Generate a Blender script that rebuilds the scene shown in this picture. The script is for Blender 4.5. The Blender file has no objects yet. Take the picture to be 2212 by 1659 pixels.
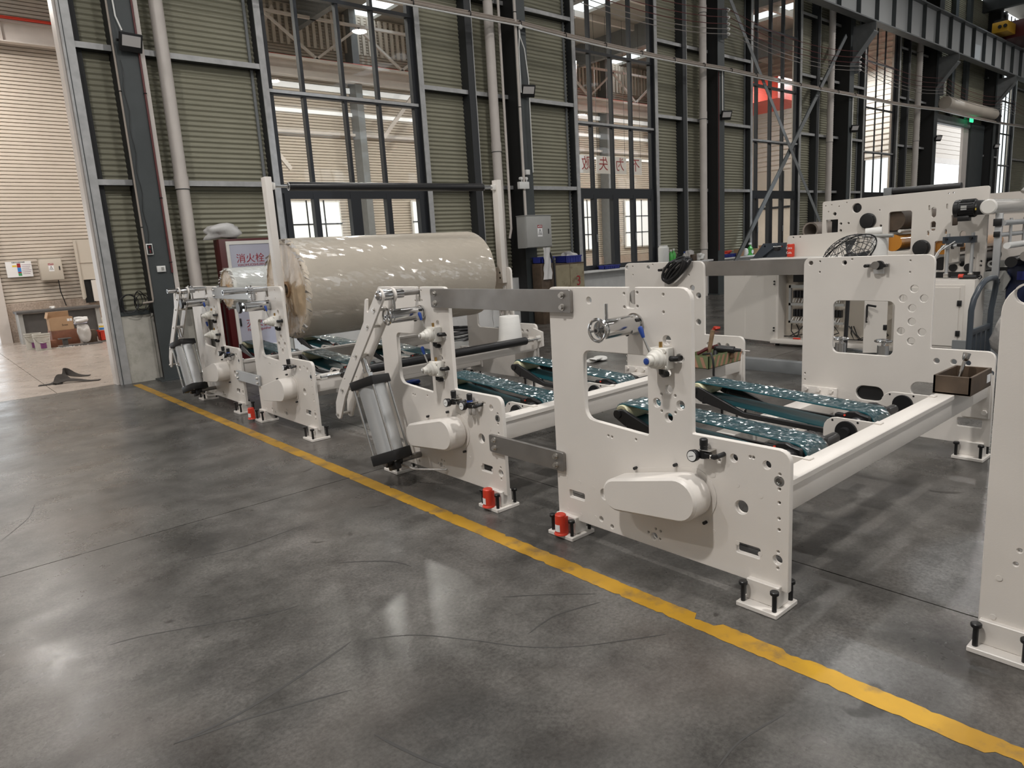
import bpy, bmesh, math, random
from mathutils import Vector, Matrix, geometry
random.seed(7)
PI = math.pi
scene = bpy.context.scene
COL = scene.collection

# ------------------------------------------------------------------ camera, sky, lights, exposure
cam_d = bpy.data.cameras.new('camera'); cam = bpy.data.objects.new('camera', cam_d); COL.objects.link(cam)
F, YAW, PITCH, ROLL = 1496.62, 0.86448, 0.193056, -0.0609097
fw = Vector((math.cos(YAW)*math.cos(PITCH), math.sin(YAW)*math.cos(PITCH), -math.sin(PITCH)))
rt = Vector((math.sin(YAW), -math.cos(YAW), 0)); up = rt.cross(fw)
r2 = math.cos(ROLL)*rt + math.sin(ROLL)*up; u2 = -math.sin(ROLL)*rt + math.cos(ROLL)*up
cam.matrix_world = Matrix(((r2.x, u2.x, -fw.x, 0), (r2.y, u2.y, -fw.y, 0), (r2.z, u2.z, -fw.z, 1.6), (0, 0, 0, 1)))
cam_d.sensor_fit = 'HORIZONTAL'; cam_d.sensor_width = 36.0; cam_d.lens = 36.0*F/2212
cam_d.clip_start = 0.05; cam_d.clip_end = 300
scene.camera = cam

world = bpy.data.worlds.new('overcast_sky'); scene.world = world; world.use_nodes = True
bg = world.node_tree.nodes['Background']; bg.inputs[0].default_value = (0.93, 0.97, 1.0, 1); bg.inputs[1].default_value = 2.0

def lamp(x, y, z, power, size=0.6, color=(1, 0.93, 0.84), spread=None):
    d = bpy.data.lights.new('bay_or_fill_light', 'AREA'); d.shape = 'DISK'; d.size = size; d.energy = power; d.color = color
    if spread: d.spread = math.radians(spread)
    o = bpy.data.objects.new('bay_or_fill_light', d); o.location = (x, y, z); COL.objects.link(o)
    return o
KEYS = [(-2.6, 1.9, 9.4, 640), (4.2, -1.3, 9.4, 520), (-5.5, 7.0, 9.4, 260), (6.8, 5.6, 9.4, 130)]
HALL = [(-6, -9), (4, -9), (14, -9), (24, -9), (34, -9), (14, -1), (24, -1), (36, -1), (14.5, 6.0), (25, 6), (37, 6)]
for (x, y, z, p) in KEYS: lamp(x, y, z, p, 0.5, (1, 0.965, 0.925))
for (x, y) in HALL: lamp(x, y, 9.6, 130 if x < 20 else 190, 0.55, (1, 0.965, 0.925))
for (x, y) in [(-3.0, 16.5), (1.4, 19.3), (10, 17), (18, 17), (26, 17)]: lamp(x, y, 7.6, {1.4: 230, -3.0: 380}.get(x, 460), 0.5, (1, 0.935, 0.87))
lamp(29.8, 13.2, 8.0, 420, 0.5, (0.95, 0.98, 1.0))  # cool fill lamp added to brighten the end wall beyond the fourth window
lamp(5.2, 13.2, 7.4, 120, 0.5, (1, 0.935, 0.87))

sun_d = bpy.data.lights.new('daylight', 'SUN'); sun_d.energy = 2.2; sun_d.angle = math.radians(0.6); sun_d.color = (0.80, 0.90, 1.0)
sun = bpy.data.objects.new('daylight', sun_d); COL.objects.link(sun); sun.rotation_euler = Vector((-0.2, 0.35, -1)).to_track_quat('-Z', 'Y').to_euler()

vs = scene.view_settings
vs.view_transform = 'Standard'; vs.look = 'None'; vs.gamma = 1; vs.use_curve_mapping = False; vs.exposure = -0.12

# ------------------------------------------------------------------ materials
def mat(name, rgb, rough=0.5, metal=0.0, var=0.0, vscale=6.0, bump=0.0, bscale=40.0, bdist=0.01, coat=0.0, coat_rough=0.1,
        stretch=(1, 1, 1), spec=0.5, dirt=None, dscale=3.0, damt=0.5, rvar=0.0, emit=None, estr=0.0, trans=0.0, alpha=None):
    m = bpy.data.materials.new(name); m.use_nodes = True; nt = m.node_tree; b = nt.nodes['Principled BSDF']
    b.inputs['Base Color'].default_value = (*rgb, 1); b.inputs['Roughness'].default_value = rough
    b.inputs['Metallic'].default_value = metal; b.inputs['Specular IOR Level'].default_value = spec
    b.inputs['Coat Weight'].default_value = coat; b.inputs['Coat Roughness'].default_value = coat_rough
    b.inputs['Transmission Weight'].default_value = trans
    if alpha is not None: b.inputs['Alpha'].default_value = alpha
    if emit: b.inputs['Emission Color'].default_value = (*emit, 1); b.inputs['Emission Strength'].default_value = estr
    L = nt.links
    if var or dirt or bump or rvar:
        tc = nt.nodes.new('ShaderNodeTexCoord'); mp = nt.nodes.new('ShaderNodeMapping'); mp.inputs['Scale'].default_value = stretch
        geo = nt.nodes.new('ShaderNodeNewGeometry'); L.new(geo.outputs['Position'], mp.inputs['Vector'])
    last = None
    if var:
        n = nt.nodes.new('ShaderNodeTexNoise'); n.inputs['Scale'].default_value = vscale; n.inputs['Detail'].default_value = 4
        L.new(mp.outputs[0], n.inputs['Vector'])
        r = nt.nodes.new('ShaderNodeValToRGB'); r.color_ramp.elements[0].position = 0.3; r.color_ramp.elements[1].position = 0.7
        r.color_ramp.elements[0].color = (*[c*(1-var) for c in rgb], 1); r.color_ramp.elements[1].color = (*[min(1, c*(1+var)) for c in rgb], 1)
        L.new(n.outputs['Fac'], r.inputs['Fac']); last = r.outputs['Color']
        L.new(last, b.inputs['Base Color'])
    if dirt:
        n = nt.nodes.new('ShaderNodeTexNoise'); n.inputs['Scale'].default_value = dscale; n.inputs['Detail'].default_value = 6
        n.inputs['Roughness'].default_value = 0.65; L.new(mp.outputs[0], n.inputs['Vector'])
        r = nt.nodes.new('ShaderNodeValToRGB'); r.color_ramp.elements[0].position = 0.5; r.color_ramp.elements[1].position = 0.68
        r.color_ramp.elements[0].color = (0, 0, 0, 1); r.color_ramp.elements[1].color = (damt, damt, damt, 1); L.new(n.outputs['Fac'], r.inputs['Fac'])
        mx = nt.nodes.new('ShaderNodeMix'); mx.data_type = 'RGBA'; L.new(r.outputs['Color'], mx.inputs[0])
        if last: L.new(last, mx.inputs[6])
        else: mx.inputs[6].default_value = (*rgb, 1)
        mx.inputs[7].default_value = (*dirt, 1); L.new(mx.outputs[2], b.inputs['Base Color'])
    if rvar:
        n = nt.nodes.new('ShaderNodeTexNoise'); n.inputs['Scale'].default_value = vscale*1.7; n.inputs['Detail'].default_value = 5
        L.new(mp.outputs[0], n.inputs['Vector']); mr = nt.nodes.new('ShaderNodeMapRange')
        mr.inputs[3].default_value = max(0.02, rough-rvar); mr.inputs[4].default_value = rough+rvar; mr.inputs[1].default_value = 0.3; mr.inputs[2].default_value = 0.7
        L.new(n.outputs['Fac'], mr.inputs[0]); L.new(mr.outputs[0], b.inputs['Roughness'])
    if bump:
        n = nt.nodes.new('ShaderNodeTexNoise'); n.inputs['Scale'].default_value = bscale; n.inputs['Detail'].default_value = 3
        L.new(mp.outputs[0], n.inputs['Vector']); bp = nt.nodes.new('ShaderNodeBump'); bp.inputs['Strength'].default_value = bump
        bp.inputs['Distance'].default_value = bdist; L.new(n.outputs['Fac'], bp.inputs['Height'])
        L.new(bp.outputs[0], b.inputs['Coat Normal' if coat else 'Normal'])
    return m

M = {}
M['cream'] = mat('cream_machine_paint', (0.70, 0.662, 0.618), 0.38, var=0.03, vscale=3, rvar=0.06, bump=0.04, bscale=180)
M['cream_far'] = mat('cream_paint_plain', (0.68, 0.64, 0.59), 0.45)
M['white_paint'] = mat('white_enamel', (0.72, 0.70, 0.66), 0.35, var=0.03)
M['steel'] = mat('bare_ground_steel', (0.31, 0.295, 0.28), 0.42, metal=0.85, var=0.1, vscale=5, rvar=0.08)
M['chrome'] = mat('polished_chrome', (0.60, 0.60, 0.60), 0.17, metal=1.0)
M['zinc'] = mat('zinc_plated_bolt', (0.62, 0.60, 0.57), 0.3, metal=1.0)
M['alu'] = mat('anodised_aluminium_tube', (0.50, 0.51, 0.515), 0.5, metal=0.6, var=0.05, vscale=4)
M['black'] = mat('black_plastic', (0.012, 0.012, 0.013), 0.38)
M['blackmetal'] = mat('black_oxide_steel', (0.014, 0.014, 0.015), 0.32, spec=0.6)
M['rubber'] = mat('black_rubber_roller', (0.011, 0.011, 0.012), 0.33, spec=0.5)
M['void'] = mat('dark_interior', (0.012, 0.012, 0.012), 0.8)
M['blue'] = mat('blue_plastic', (0.02, 0.06, 0.28), 0.35)
M['bluebin'] = mat('blue_crate_plastic', (0.02, 0.03, 0.22), 0.45, var=0.1)
M['red'] = mat('red_plastic', (0.62, 0.045, 0.02), 0.4)
M['brass'] = mat('brass_fitting', (0.50, 0.32, 0.12), 0.3, metal=1)
M['valve'] = mat('white_valve_casting', (0.70, 0.68, 0.63), 0.42)
M['dial'] = mat('gauge_dial_white', (0.8, 0.8, 0.78), 0.3)
M['roller'] = mat('cream_urethane_roller', (0.66, 0.63, 0.42), 0.42, var=0.06)
M['belt'] = mat('teal_belt_under_film', (0.006, 0.085, 0.105), 0.5, var=0.2, vscale=4)
M['film'] = mat('paper_under_stretch_film', (0.57, 0.50, 0.41), 0.6, var=0.05, vscale=2.5, bump=0.4, bscale=60, bdist=0.004)
M['film_white'] = mat('white_roll_under_film', (0.66, 0.66, 0.62), 0.6, var=0.04, bump=0.4, bscale=60, bdist=0.004)
M['paper_end'] = mat('paper_roll_end', (0.50, 0.38, 0.25), 0.6, var=0.25, vscale=5, coat=0.6, coat_rough=0.15, bump=0.4, bscale=20)
M['white_paper'] = mat('white_paper_roll', (0.78, 0.77, 0.74), 0.7, var=0.03, bump=0.2, bscale=60, stretch=(.3, .3, 3))
M['dark_steel'] = mat('dark_grey_structural_paint', (0.052, 0.060, 0.062), 0.5, var=0.12, vscale=3)
M['post_steel'] = mat('dark_post_paint', (0.028, 0.030, 0.033), 0.5)
M['black_steel'] = mat('near_black_steel', (0.016, 0.016, 0.017), 0.6)  # column webs and rear flanges, darker than the front flanges
M['mid_steel'] = mat('grey_structural_paint', (0.19, 0.20, 0.205), 0.5, var=0.08)
M['light_steel'] = mat('pale_grey_beam_paint', (0.42, 0.43, 0.43), 0.5)
M['galv'] = mat('galvanised_lip', (0.42, 0.42, 0.42), 0.48, metal=0.35, var=0.12, vscale=9)
M['frame'] = mat('anthracite_window_frame', (0.014, 0.016, 0.020), 0.42)
M['clad'] = mat('olive_corrugated_cladding', (0.29, 0.28, 0.21), 0.5, var=0.07, vscale=1.3)
M['clad2'] = mat('cream_corrugated_cladding', (0.58, 0.515, 0.44), 0.5, var=0.05, vscale=1.3)
M['clad3'] = mat('outdoor_white_cladding', (0.62, 0.56, 0.50), 0.55)
M['pvc'] = mat('pale_pvc_pipe', (0.60, 0.55, 0.51), 0.42, var=0.05, vscale=4)
M['conduit'] = mat('beige_conduit', (0.34, 0.29, 0.25), 0.5, var=0.06)
M['plaster'] = mat('stained_plaster', (0.50, 0.48, 0.43), 0.8, var=0.1, vscale=5, dirt=(0.26, 0.25, 0.2), dscale=4, damt=0.5)
M['white_wall'] = mat('whitewashed_sill_wall', (0.68, 0.68, 0.67), 0.8, var=0.05)
M['terrazzo'] = mat('speckled_plaster_base', (0.42, 0.34, 0.28), 0.85, var=0.25, vscale=28, dirt=(0.25, 0.17, 0.10), dscale=2, damt=0.35)
M['greybox'] = mat('grey_enamel_box', (0.36, 0.36, 0.345), 0.4, var=0.03)
M['beigebox'] = mat('beige_enamel_box', (0.52, 0.47, 0.40), 0.4)
M['rust'] = mat('rusty_steel_cabinet', (0.30, 0.26, 0.17), 0.6, var=0.1, dirt=(0.10, 0.055, 0.025), dscale=5, damt=0.85)
M['brown'] = mat('oily_brown_metal', (0.085, 0.058, 0.038), 0.55, var=0.3, vscale=8)
M['rust_red'] = mat('rust_red_steel', (0.17, 0.065, 0.035), 0.6, var=0.25)
M['card'] = mat('cardboard', (0.45, 0.29, 0.17), 0.8, var=0.05)
M['dark_worktop'] = mat('dark_grey_desk', (0.09, 0.085, 0.082), 0.5, var=0.1)
M['darkred'] = mat('dark_red_paint', (0.075, 0.007, 0.008), 0.4)
M['lilac'] = mat('lilac_grey_glass_panel', (0.42, 0.42, 0.50), 0.18, coat=0.5)
M['bag'] = mat('white_plastic_bag', (0.62, 0.61, 0.60), 0.35, bump=0.6, bscale=14)
M['clearbag'] = mat('clear_plastic_bag', (0.48, 0.46, 0.44), 0.2, bump=0.9, bscale=18)
M['orange'] = mat('amber_roll_film', (0.52, 0.21, 0.02), 0.15, coat=0.8)
M['navy'] = mat('navy_machine_paint', (0.012, 0.02, 0.06), 0.4)
M['bluegrey'] = mat('blue_grey_trolley_paint', (0.045, 0.056, 0.070), 0.35)
M['greenplastic'] = mat('green_plastic', (0.08, 0.42, 0.08), 0.35)
M['white_plastic'] = mat('white_plastic', (0.75, 0.75, 0.73), 0.4)
M['yellow'] = mat('crane_yellow', (0.55, 0.30, 0.02), 0.45)
M['wire_red'] = mat('dark_red_busbar', (0.13, 0.035, 0.035), 0.5)
M['wire_grey'] = mat('grey_busbar', (0.30, 0.27, 0.25), 0.5)
M['wood'] = mat('worn_wood', (0.22, 0.14, 0.08), 0.7, var=0.25, vscale=20)
M['red_ink'] = mat('red_print', (0.30, 0.012, 0.02), 0.5)
M['black_ink'] = mat('black_print', (0.02, 0.02, 0.02), 0.5)
M['white_ink'] = mat('white_print', (0.82, 0.82, 0.82), 0.5)
M['yellow_ink'] = mat('yellow_print', (0.75, 0.55, 0.08), 0.5)
M['blue_ink'] = mat('blue_print', (0.03, 0.22, 0.62), 0.5)
M['green_ink'] = mat('green_print', (0.05, 0.3, 0.12), 0.5)
M['purple_ink'] = mat('purple_print', (0.18, 0.05, 0.16), 0.5)
M['lampglass'] = mat('floodlight_glass', (0.55, 0.53, 0.52), 0.2, coat=0.5)
M['exit'] = mat('exit_sign_lit', (0.0, 0.5, 0.2), 0.5, emit=(0.05, 0.9, 0.35), estr=1.5)
M['led'] = mat('lamp_lens_lit', (1, 1, 1), 0.5, emit=(1, 0.95, 0.85), estr=30)
M['roof'] = mat('roof_sheet', (0.30, 0.28, 0.25), 0.6)
M['roof_dark'] = mat('dark_roof_steel', (0.05, 0.05, 0.055), 0.6)
M['asphalt'] = mat('outdoor_concrete', (0.55, 0.54, 0.52), 0.9)
M['fabric'] = mat('dark_webbing_strap', (0.028, 0.022, 0.018), 0.85, var=0.3, vscale=20, bump=0.3, bscale=60)
M['gloss_white'] = mat('glossy_white_cover', (0.72, 0.70, 0.66), 0.25, coat=0.6)
M['checker_g'] = mat('striped_card_box', (0.16, 0.19, 0.09), 0.7)
M['stripe_r'] = mat('striped_card_red', (0.36, 0.20, 0.13), 0.7)

def glass_mat():
    m = bpy.data.materials.new('window_glass'); m.use_nodes = True; nt = m.node_tree; nt.nodes.clear()
    o = nt.nodes.new('ShaderNodeOutputMaterial'); mx = nt.nodes.new('ShaderNodeMixShader'); t = nt.nodes.new('ShaderNodeBsdfTransparent')
    g = nt.nodes.new('ShaderNodeBsdfGlossy'); f = nt.nodes.new('ShaderNodeFresnel'); f.inputs[0].default_value = 1.5
    g.inputs['Roughness'].default_value = 0.015; t.inputs[0].default_value = (0.93, 0.95, 0.94, 1)
    n = nt.nodes.new('ShaderNodeTexNoise'); n.inputs['Scale'].default_value = 1.1; geo = nt.nodes.new('ShaderNodeNewGeometry')
    bp = nt.nodes.new('ShaderNodeBump'); bp.inputs['Strength'].default_value = 0.05; bp.inputs['Distance'].default_value = 0.05
    L = nt.links; L.new(geo.outputs['Position'], n.inputs['Vector']); L.new(n.outputs['Fac'], bp.inputs['Height']); L.new(bp.outputs[0], g.inputs['Normal'])
    mu = nt.nodes.new('ShaderNodeMath'); mu.operation = 'MULTIPLY'; sb = nt.nodes.new('ShaderNodeMath'); sb.operation = 'SUBTRACT'; sb.inputs[0].default_value = 1
    L.new(geo.outputs['Backfacing'], sb.inputs[1]); L.new(f.outputs[0], mu.inputs[0]); L.new(sb.outputs[0], mu.inputs[1]); L.new(mu.outputs[0], mx.inputs[0]); L.new(t.outputs[0], mx.inputs[1]); L.new(g.outputs[0], mx.inputs[2]); L.new(mx.outputs[0], o.inputs[0])
    return m
M['glass'] = glass_mat()
def wrap_mat():
    m = bpy.data.materials.new('clear_stretch_film'); m.use_nodes = True; nt = m.node_tree; nt.nodes.clear(); L = nt.links
    o = nt.nodes.new('ShaderNodeOutputMaterial'); mx = nt.nodes.new('ShaderNodeMixShader'); t = nt.nodes.new('ShaderNodeBsdfTransparent'); g = nt.nodes.new('ShaderNodeBsdfGlossy')
    g.inputs['Roughness'].default_value = 0.17; t.inputs[0].default_value = (0.96, 0.97, 0.98, 1); mx.inputs[0].default_value = 0.34
    L.new(t.outputs[0], mx.inputs[1]); L.new(g.outputs[0], mx.inputs[2]); L.new(mx.outputs[0], o.inputs[0]); return m
M['wrap'] = wrap_mat()
M['roll_wrap'] = wrap_mat(); M['roll_wrap'].node_tree.nodes['Mix Shader'].inputs[0].default_value = 0.13; M['roll_wrap'].node_tree.nodes['Glossy BSDF'].inputs['Roughness'].default_value = 0.10

def floor_mat(name, base, warm, k=1.0):
    m = bpy.data.materials.new(name); m.use_nodes = True; nt = m.node_tree; b = nt.nodes['Principled BSDF']; L = nt.links
    geo = nt.nodes.new('ShaderNodeNewGeometry')
    def noise(scale, detail=5, rough=0.6, dist=0.0):
        n = nt.nodes.new('ShaderNodeTexNoise'); n.inputs['Scale'].default_value = scale; n.inputs['Detail'].default_value = detail
        n.inputs['Roughness'].default_value = rough; n.inputs['Distortion'].default_value = dist; L.new(geo.outputs['Position'], n.inputs['Vector']); return n.outputs['Fac']
    def ramp(fac, p0, p1, c0, c1):
        r = nt.nodes.new('ShaderNodeValToRGB'); e = r.color_ramp.elements; e[0].position = p0; e[1].position = p1
        e[0].color = (*c0, 1); e[1].color = (*c1, 1); L.new(fac, r.inputs['Fac']); return r.outputs['Color']
    def mix(kind, fac, a, c):
        x = nt.nodes.new('ShaderNodeMix'); x.data_type = 'RGBA'; x.blend_type = kind
        if isinstance(fac, float): x.inputs[0].default_value = fac
        else: L.new(fac, x.inputs[0])
        L.new(a, x.inputs[6]); L.new(c, x.inputs[7]); return x.outputs[2]
    c = ramp(noise(0.9, 6, 0.62, 0.4), 0.34, 0.66, [v*(1-.45*k) for v in base], [v*(1+.35*k) for v in base])
    c = mix('MULTIPLY', 1.0, c, ramp(noise(3.4, 6, 0.65), 0.30, 0.60, (1-.48*k, 1-.49*k, 1-.5*k), (1+.1*k, 1+.09*k, 1+.08*k)))
    c = mix('MULTIPLY', 1.0, c, ramp(noise(60, 3, 0.7), 0.32, 0.64, (0.70, 0.70, 0.70), (1.18, 1.18, 1.18)))
    c = mix('MIX', ramp(noise(0.55, 3), 0.50, 0.72, (0, 0, 0), (0.35, 0.35, 0.35)), c, ramp(noise(2, 2), 0, 1, warm, warm))
    # dark oil spots and scuffs
    c = mix('MULTIPLY', 1.0, c, ramp(noise(2.3, 2, 0.5, 1.5), 0.245, 0.275, (0.42, 0.41, 0.40), (1, 1, 1)))
    L.new(c, b.inputs['Base Color'])
    mr = nt.nodes.new('ShaderNodeMapRange'); mr.inputs[1].default_value = 0.3; mr.inputs[2].default_value = 0.7; mr.inputs[3].default_value = 0.20; mr.inputs[4].default_value = 0.40; b.inputs['Specular IOR Level'].default_value = 0.36
    L.new(noise(1.6, 6, 0.65), mr.inputs[0]); L.new(mr.outputs[0], b.inputs['Roughness'])
    bp = nt.nodes.new('ShaderNodeBump'); bp.inputs['Strength'].default_value = 0.035; bp.inputs['Distance'].default_value = 0.01
    L.new(noise(70, 3), bp.inputs['Height']); L.new(bp.outputs[0], b.inputs['Normal'])
    return m
M['floor'] = floor_mat('polished_concrete', (0.101, 0.097, 0.091), (0.17, 0.14, 0.12))
M['floor2'] = floor_mat('pale_concrete', (0.36, 0.31, 0.27), (0.34, 0.28, 0.24), 0.3)

def line_mat():
    m = mat('worn_yellow_floor_paint', (0.37, 0.20, 0.014), 0.45, var=0.14, vscale=5, dirt=(0.10, 0.075, 0.05), dscale=5.5, damt=0.75, rvar=0.08)
    return m
M['line'] = line_mat()

# ------------------------------------------------------------------ mesh helpers
class MB:
    """collects shapes in world coordinates; build() links them as one mesh object, moved under its parent's origin"""
    def __init__(s): s.bm = bmesh.new()
    def verts(s, vs): return [s.bm.verts.new(v) for v in vs]
    def box(s, c, d, rot=None, bev=0.0, mtx=None):
        T = Matrix.Translation(Vector(c))
        if rot: T = T @ Matrix.Rotation(rot[2], 4, 'Z') @ Matrix.Rotation(rot[1], 4, 'Y') @ Matrix.Rotation(rot[0], 4, 'X')
        if mtx: T = mtx @ T
        r = bmesh.ops.create_cube(s.bm, size=1.0, matrix=T @ Matrix.Diagonal((d[0], d[1], d[2], 1)))
        if bev:
            es = set(e for v in r['verts'] for e in v.link_edges)
            bmesh.ops.bevel(s.bm, geom=list(es), offset=bev, segments=1 if bev < 0.004 else 2, affect='EDGES', profile=0.5)
        return s
    def bx(s, x0, x1, y0, y1, z0, z1, bev=0.0):
        return s.box(((x0+x1)/2, (y0+y1)/2, (z0+z1)/2), (abs(x1-x0), abs(y1-y0), abs(z1-z0)), bev=bev)
    def cyl(s, p0, p1, r, r1=None, seg=20, caps=True, bev=0.0):
        p0, p1 = Vector(p0), Vector(p1); d = p1-p0; r1 = r if r1 is None else r1
        q = d.to_track_quat('Z', 'Y').to_matrix()
        rings = []
        prof = [(0, r), (1, r1)]
        L = d.length
        if bev: prof = [(0, r-bev), (bev/L, r), (1-bev/L, r1), (1, r1-bev)]
        for t, rr in prof:
            rings.append([s.bm.verts.new(p0+d*t+q @ Vector((rr*math.cos(a*2*PI/seg), rr*math.sin(a*2*PI/seg), 0))) for a in range(seg)])
        for A, B in zip(rings, rings[1:]):
            for i in range(seg): s.bm.faces.new((A[i], A[(i+1) % seg], B[(i+1) % seg], B[i]))
        if caps: s.bm.faces.new(rings[0][::-1]); s.bm.faces.new(rings[-1])
        return s
    def pipe(s, p0, p1, r, ri, seg=20):
        p0, p1 = Vector(p0), Vector(p1); d = p1-p0; q = d.to_track_quat('Z', 'Y').to_matrix(); R = []
        for t, rr in ((0, ri), (0, r), (1, r), (1, ri)):
            R.append([s.bm.verts.new(p0+d*t+q @ Vector((rr*math.cos(a*2*PI/seg), rr*math.sin(a*2*PI/seg), 0))) for a in range(seg)])
        for A, B in zip(R, R[1:]+R[:1]):
            for i in range(seg): s.bm.faces.new((A[i], A[(i+1) % seg], B[(i+1) % seg], B[i]))
        return s
    def lathe(s, p, axis, prof, seg=24, caps=True):
        """prof: (distance along axis, radius)"""
        p = Vector(p); a = Vector(axis).normalized(); q = a.to_track_quat('Z', 'Y').to_matrix(); R = []
        for t, rr in prof: R.append([s.bm.verts.new(p+a*t+q @ Vector((rr*math.cos(k*2*PI/seg), rr*math.sin(k*2*PI/seg), 0))) for k in range(seg)])
        for A, B in zip(R, R[1:]):
            for i in range(seg): s.bm.faces.new((A[i], A[(i+1) % seg], B[(i+1) % seg], B[i]))
        if caps: s.bm.faces.new(R[0][::-1]); s.bm.faces.new(R[-1])
        return s
    def tube(s, pts, r, seg=8, closed=False):
        pts = [Vector(p) for p in pts]; n = len(pts); R = []; prev = None
        for i, p in enumerate(pts):
            a = pts[i-1] if (i > 0 or closed) else p; b = pts[(i+1) % n] if (i < n-1 or closed) else p
            t = (b-a).normalized()
            if prev is None:
                ref = Vector((0, 0, 1)) if abs(t.z) < 0.9 else Vector((1, 0, 0)); u = t.cross(ref).normalized()
            else: u = (prev-t*prev.dot(t)).normalized()
            prev = u; v = t.cross(u)
            R.append([s.bm.verts.new(p+(u*math.cos(k*2*PI/seg)+v*math.sin(k*2*PI/seg))*r) for k in range(seg)])
        pairs = list(zip(R, R[1:]))+([(R[-1], R[0])] if closed else [])
        for A, B in pairs:
            for i in range(seg): s.bm.faces.new((A[i], B[i], B[(i+1) % seg], A[(i+1) % seg]))
        if not closed: s.bm.faces.new(R[0]); s.bm.faces.new(R[-1][::-1])
        return s
    def torus(s, c, axis, R, r, seg=28, rs=8):
        c = Vector(c); q = Vector(axis).normalized().to_track_quat('Z', 'Y').to_matrix()
        return s.tube([c+q @ Vector((R*math.cos(k*2*PI/seg), R*math.sin(k*2*PI/seg), 0)) for k in range(seg)], r, rs, closed=True)
    def prism(s, poly, axis, lo, hi, holes=(), cham=0.0):
        """poly (u, v) extruded between lo and hi along axis: 'X' -> (Y, Z); 'Y' -> (X, Z); 'Z' -> (X, Y)"""
        def area(p): return sum(p[i][0]*p[(i+1) % len(p)][1]-p[(i+1) % len(p)][0]*p[i][1] for i in range(len(p)))/2
        loops = [list(poly) if area(poly) > 0 else list(poly)[::-1]]
        for h in holes: loops.append(list(h)[::-1] if area(h) > 0 else list(h))
        def off(p, c):
            out = []
            n = len(p)
            for i in range(n):
                a, b, d = Vector(p[i-1]), Vector(p[i]), Vector(p[(i+1) % n])
                e0 = (b-a).normalized(); e1 = (d-b).normalized(); n0 = Vector((-e0.y, e0.x)); n1 = Vector((-e1.y, e1.x))
                m = n0+n1; k = max(0.35, 1+n0.dot(n1)); out.append(tuple(b+m*(c/k)))
            return out
        P = (lambda u, v, w: (w, u, v)) if axis == 'X' else ((lambda u, v, w: (u, w, v)) if axis == 'Y' else (lambda u, v, w: (u, v, w)))
        levels = [(lo, cham), (lo+cham, 0), (hi-cham, 0), (hi, cham)] if cham else [(lo, 0), (hi, 0)]
        rings = []
        for w, c in levels: rings.append([[s.bm.verts.new(P(u, v, w)) for u, v in (off(l, c) if c else l)] for l in loops])
        for A, B in zip(rings, rings[1:]):
            for la, lb in zip(A, B):
                n = len(la)
                for i in range(n): s.bm.faces.new((la[i], la[(i+1) % n], lb[(i+1) % n], lb[i]))
        for ring, (w, c), rev in ((rings[0], levels[0], True), (rings[-1], levels[-1], False)):
            flat = [v for l in ring for v in l]
            if len(loops) == 1 and len(loops[0]) < 5 and False: pass
            co, ed = [], []
            for l in loops:
                l2 = off(l, c) if c else l; k = len(co); co += [Vector(x) for x in l2]; ed += [(k+i, k+(i+1) % len(l2)) for i in range(len(l2))]
            vo, _, fo, ov, _, _ = geometry.delaunay_2d_cdt(co, ed, [], 0, 1e-7)
            mp = [flat[o[0]] if o else s.bm.verts.new(P(v.x, v.y, w)) for o, v in zip(ov, vo)]
            ll = [off(l, c) if c else l for l in loops]
            def inside(x, y):
                n_ = 0
                for l in ll:
                    xa, ya = l[-1]
                    for xb, yb in l:
                        if (ya > y) != (yb > y) and x < (xb-xa)*(y-ya)/(yb-ya)+xa: n_ += 1
                        xa, ya = xb, yb
                return n_ % 2 == 1
            fo = [f for f in fo if inside(sum(vo[i].x for i in f)/len(f), sum(vo[i].y for i in f)/len(f))]
            for f in fo:
                ids = [mp[i] for i in (f[::-1] if rev else f)]
                if len(set(ids)) == len(ids):
                    try: s.bm.faces.new(ids)
                    except ValueError: pass
        return s
    def grid(s, rows, closed_u=False):
        V = [[s.bm.verts.new(p) for p in r] for r in rows]
        for A, B in zip(V, V[1:]):
            n = len(A)
            for i in range(n if closed_u else n-1): s.bm.faces.new((A[i], A[(i+1) % n], B[(i+1) % n], B[i]))
        return s
    def build(s, name, m, parent=None, smooth=True, angle=35, kind=None, recalc=True):
        bm = s.bm
        if recalc: bmesh.ops.recalc_face_normals(bm, faces=bm.faces[:])
        o0 = world_loc(parent) if parent else Vector((0, 0, 0))
        if o0.length: bmesh.ops.translate(bm, verts=bm.verts[:], vec=-o0)
        if smooth:
            lim = math.radians(angle)
            for f in bm.faces: f.smooth = True
            for e in bm.edges: e.smooth = (len(e.link_faces) == 2 and e.calc_face_angle(0) < lim)
        me = bpy.data.meshes.new(name); bm.to_mesh(me); bm.free()
        me.materials.append(M[m] if isinstance(m, str) else m)
        o = bpy.data.objects.new(name, me); COL.objects.link(o)
        if parent: o.parent = parent
        if kind: o['kind'] = kind
        return o

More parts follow.
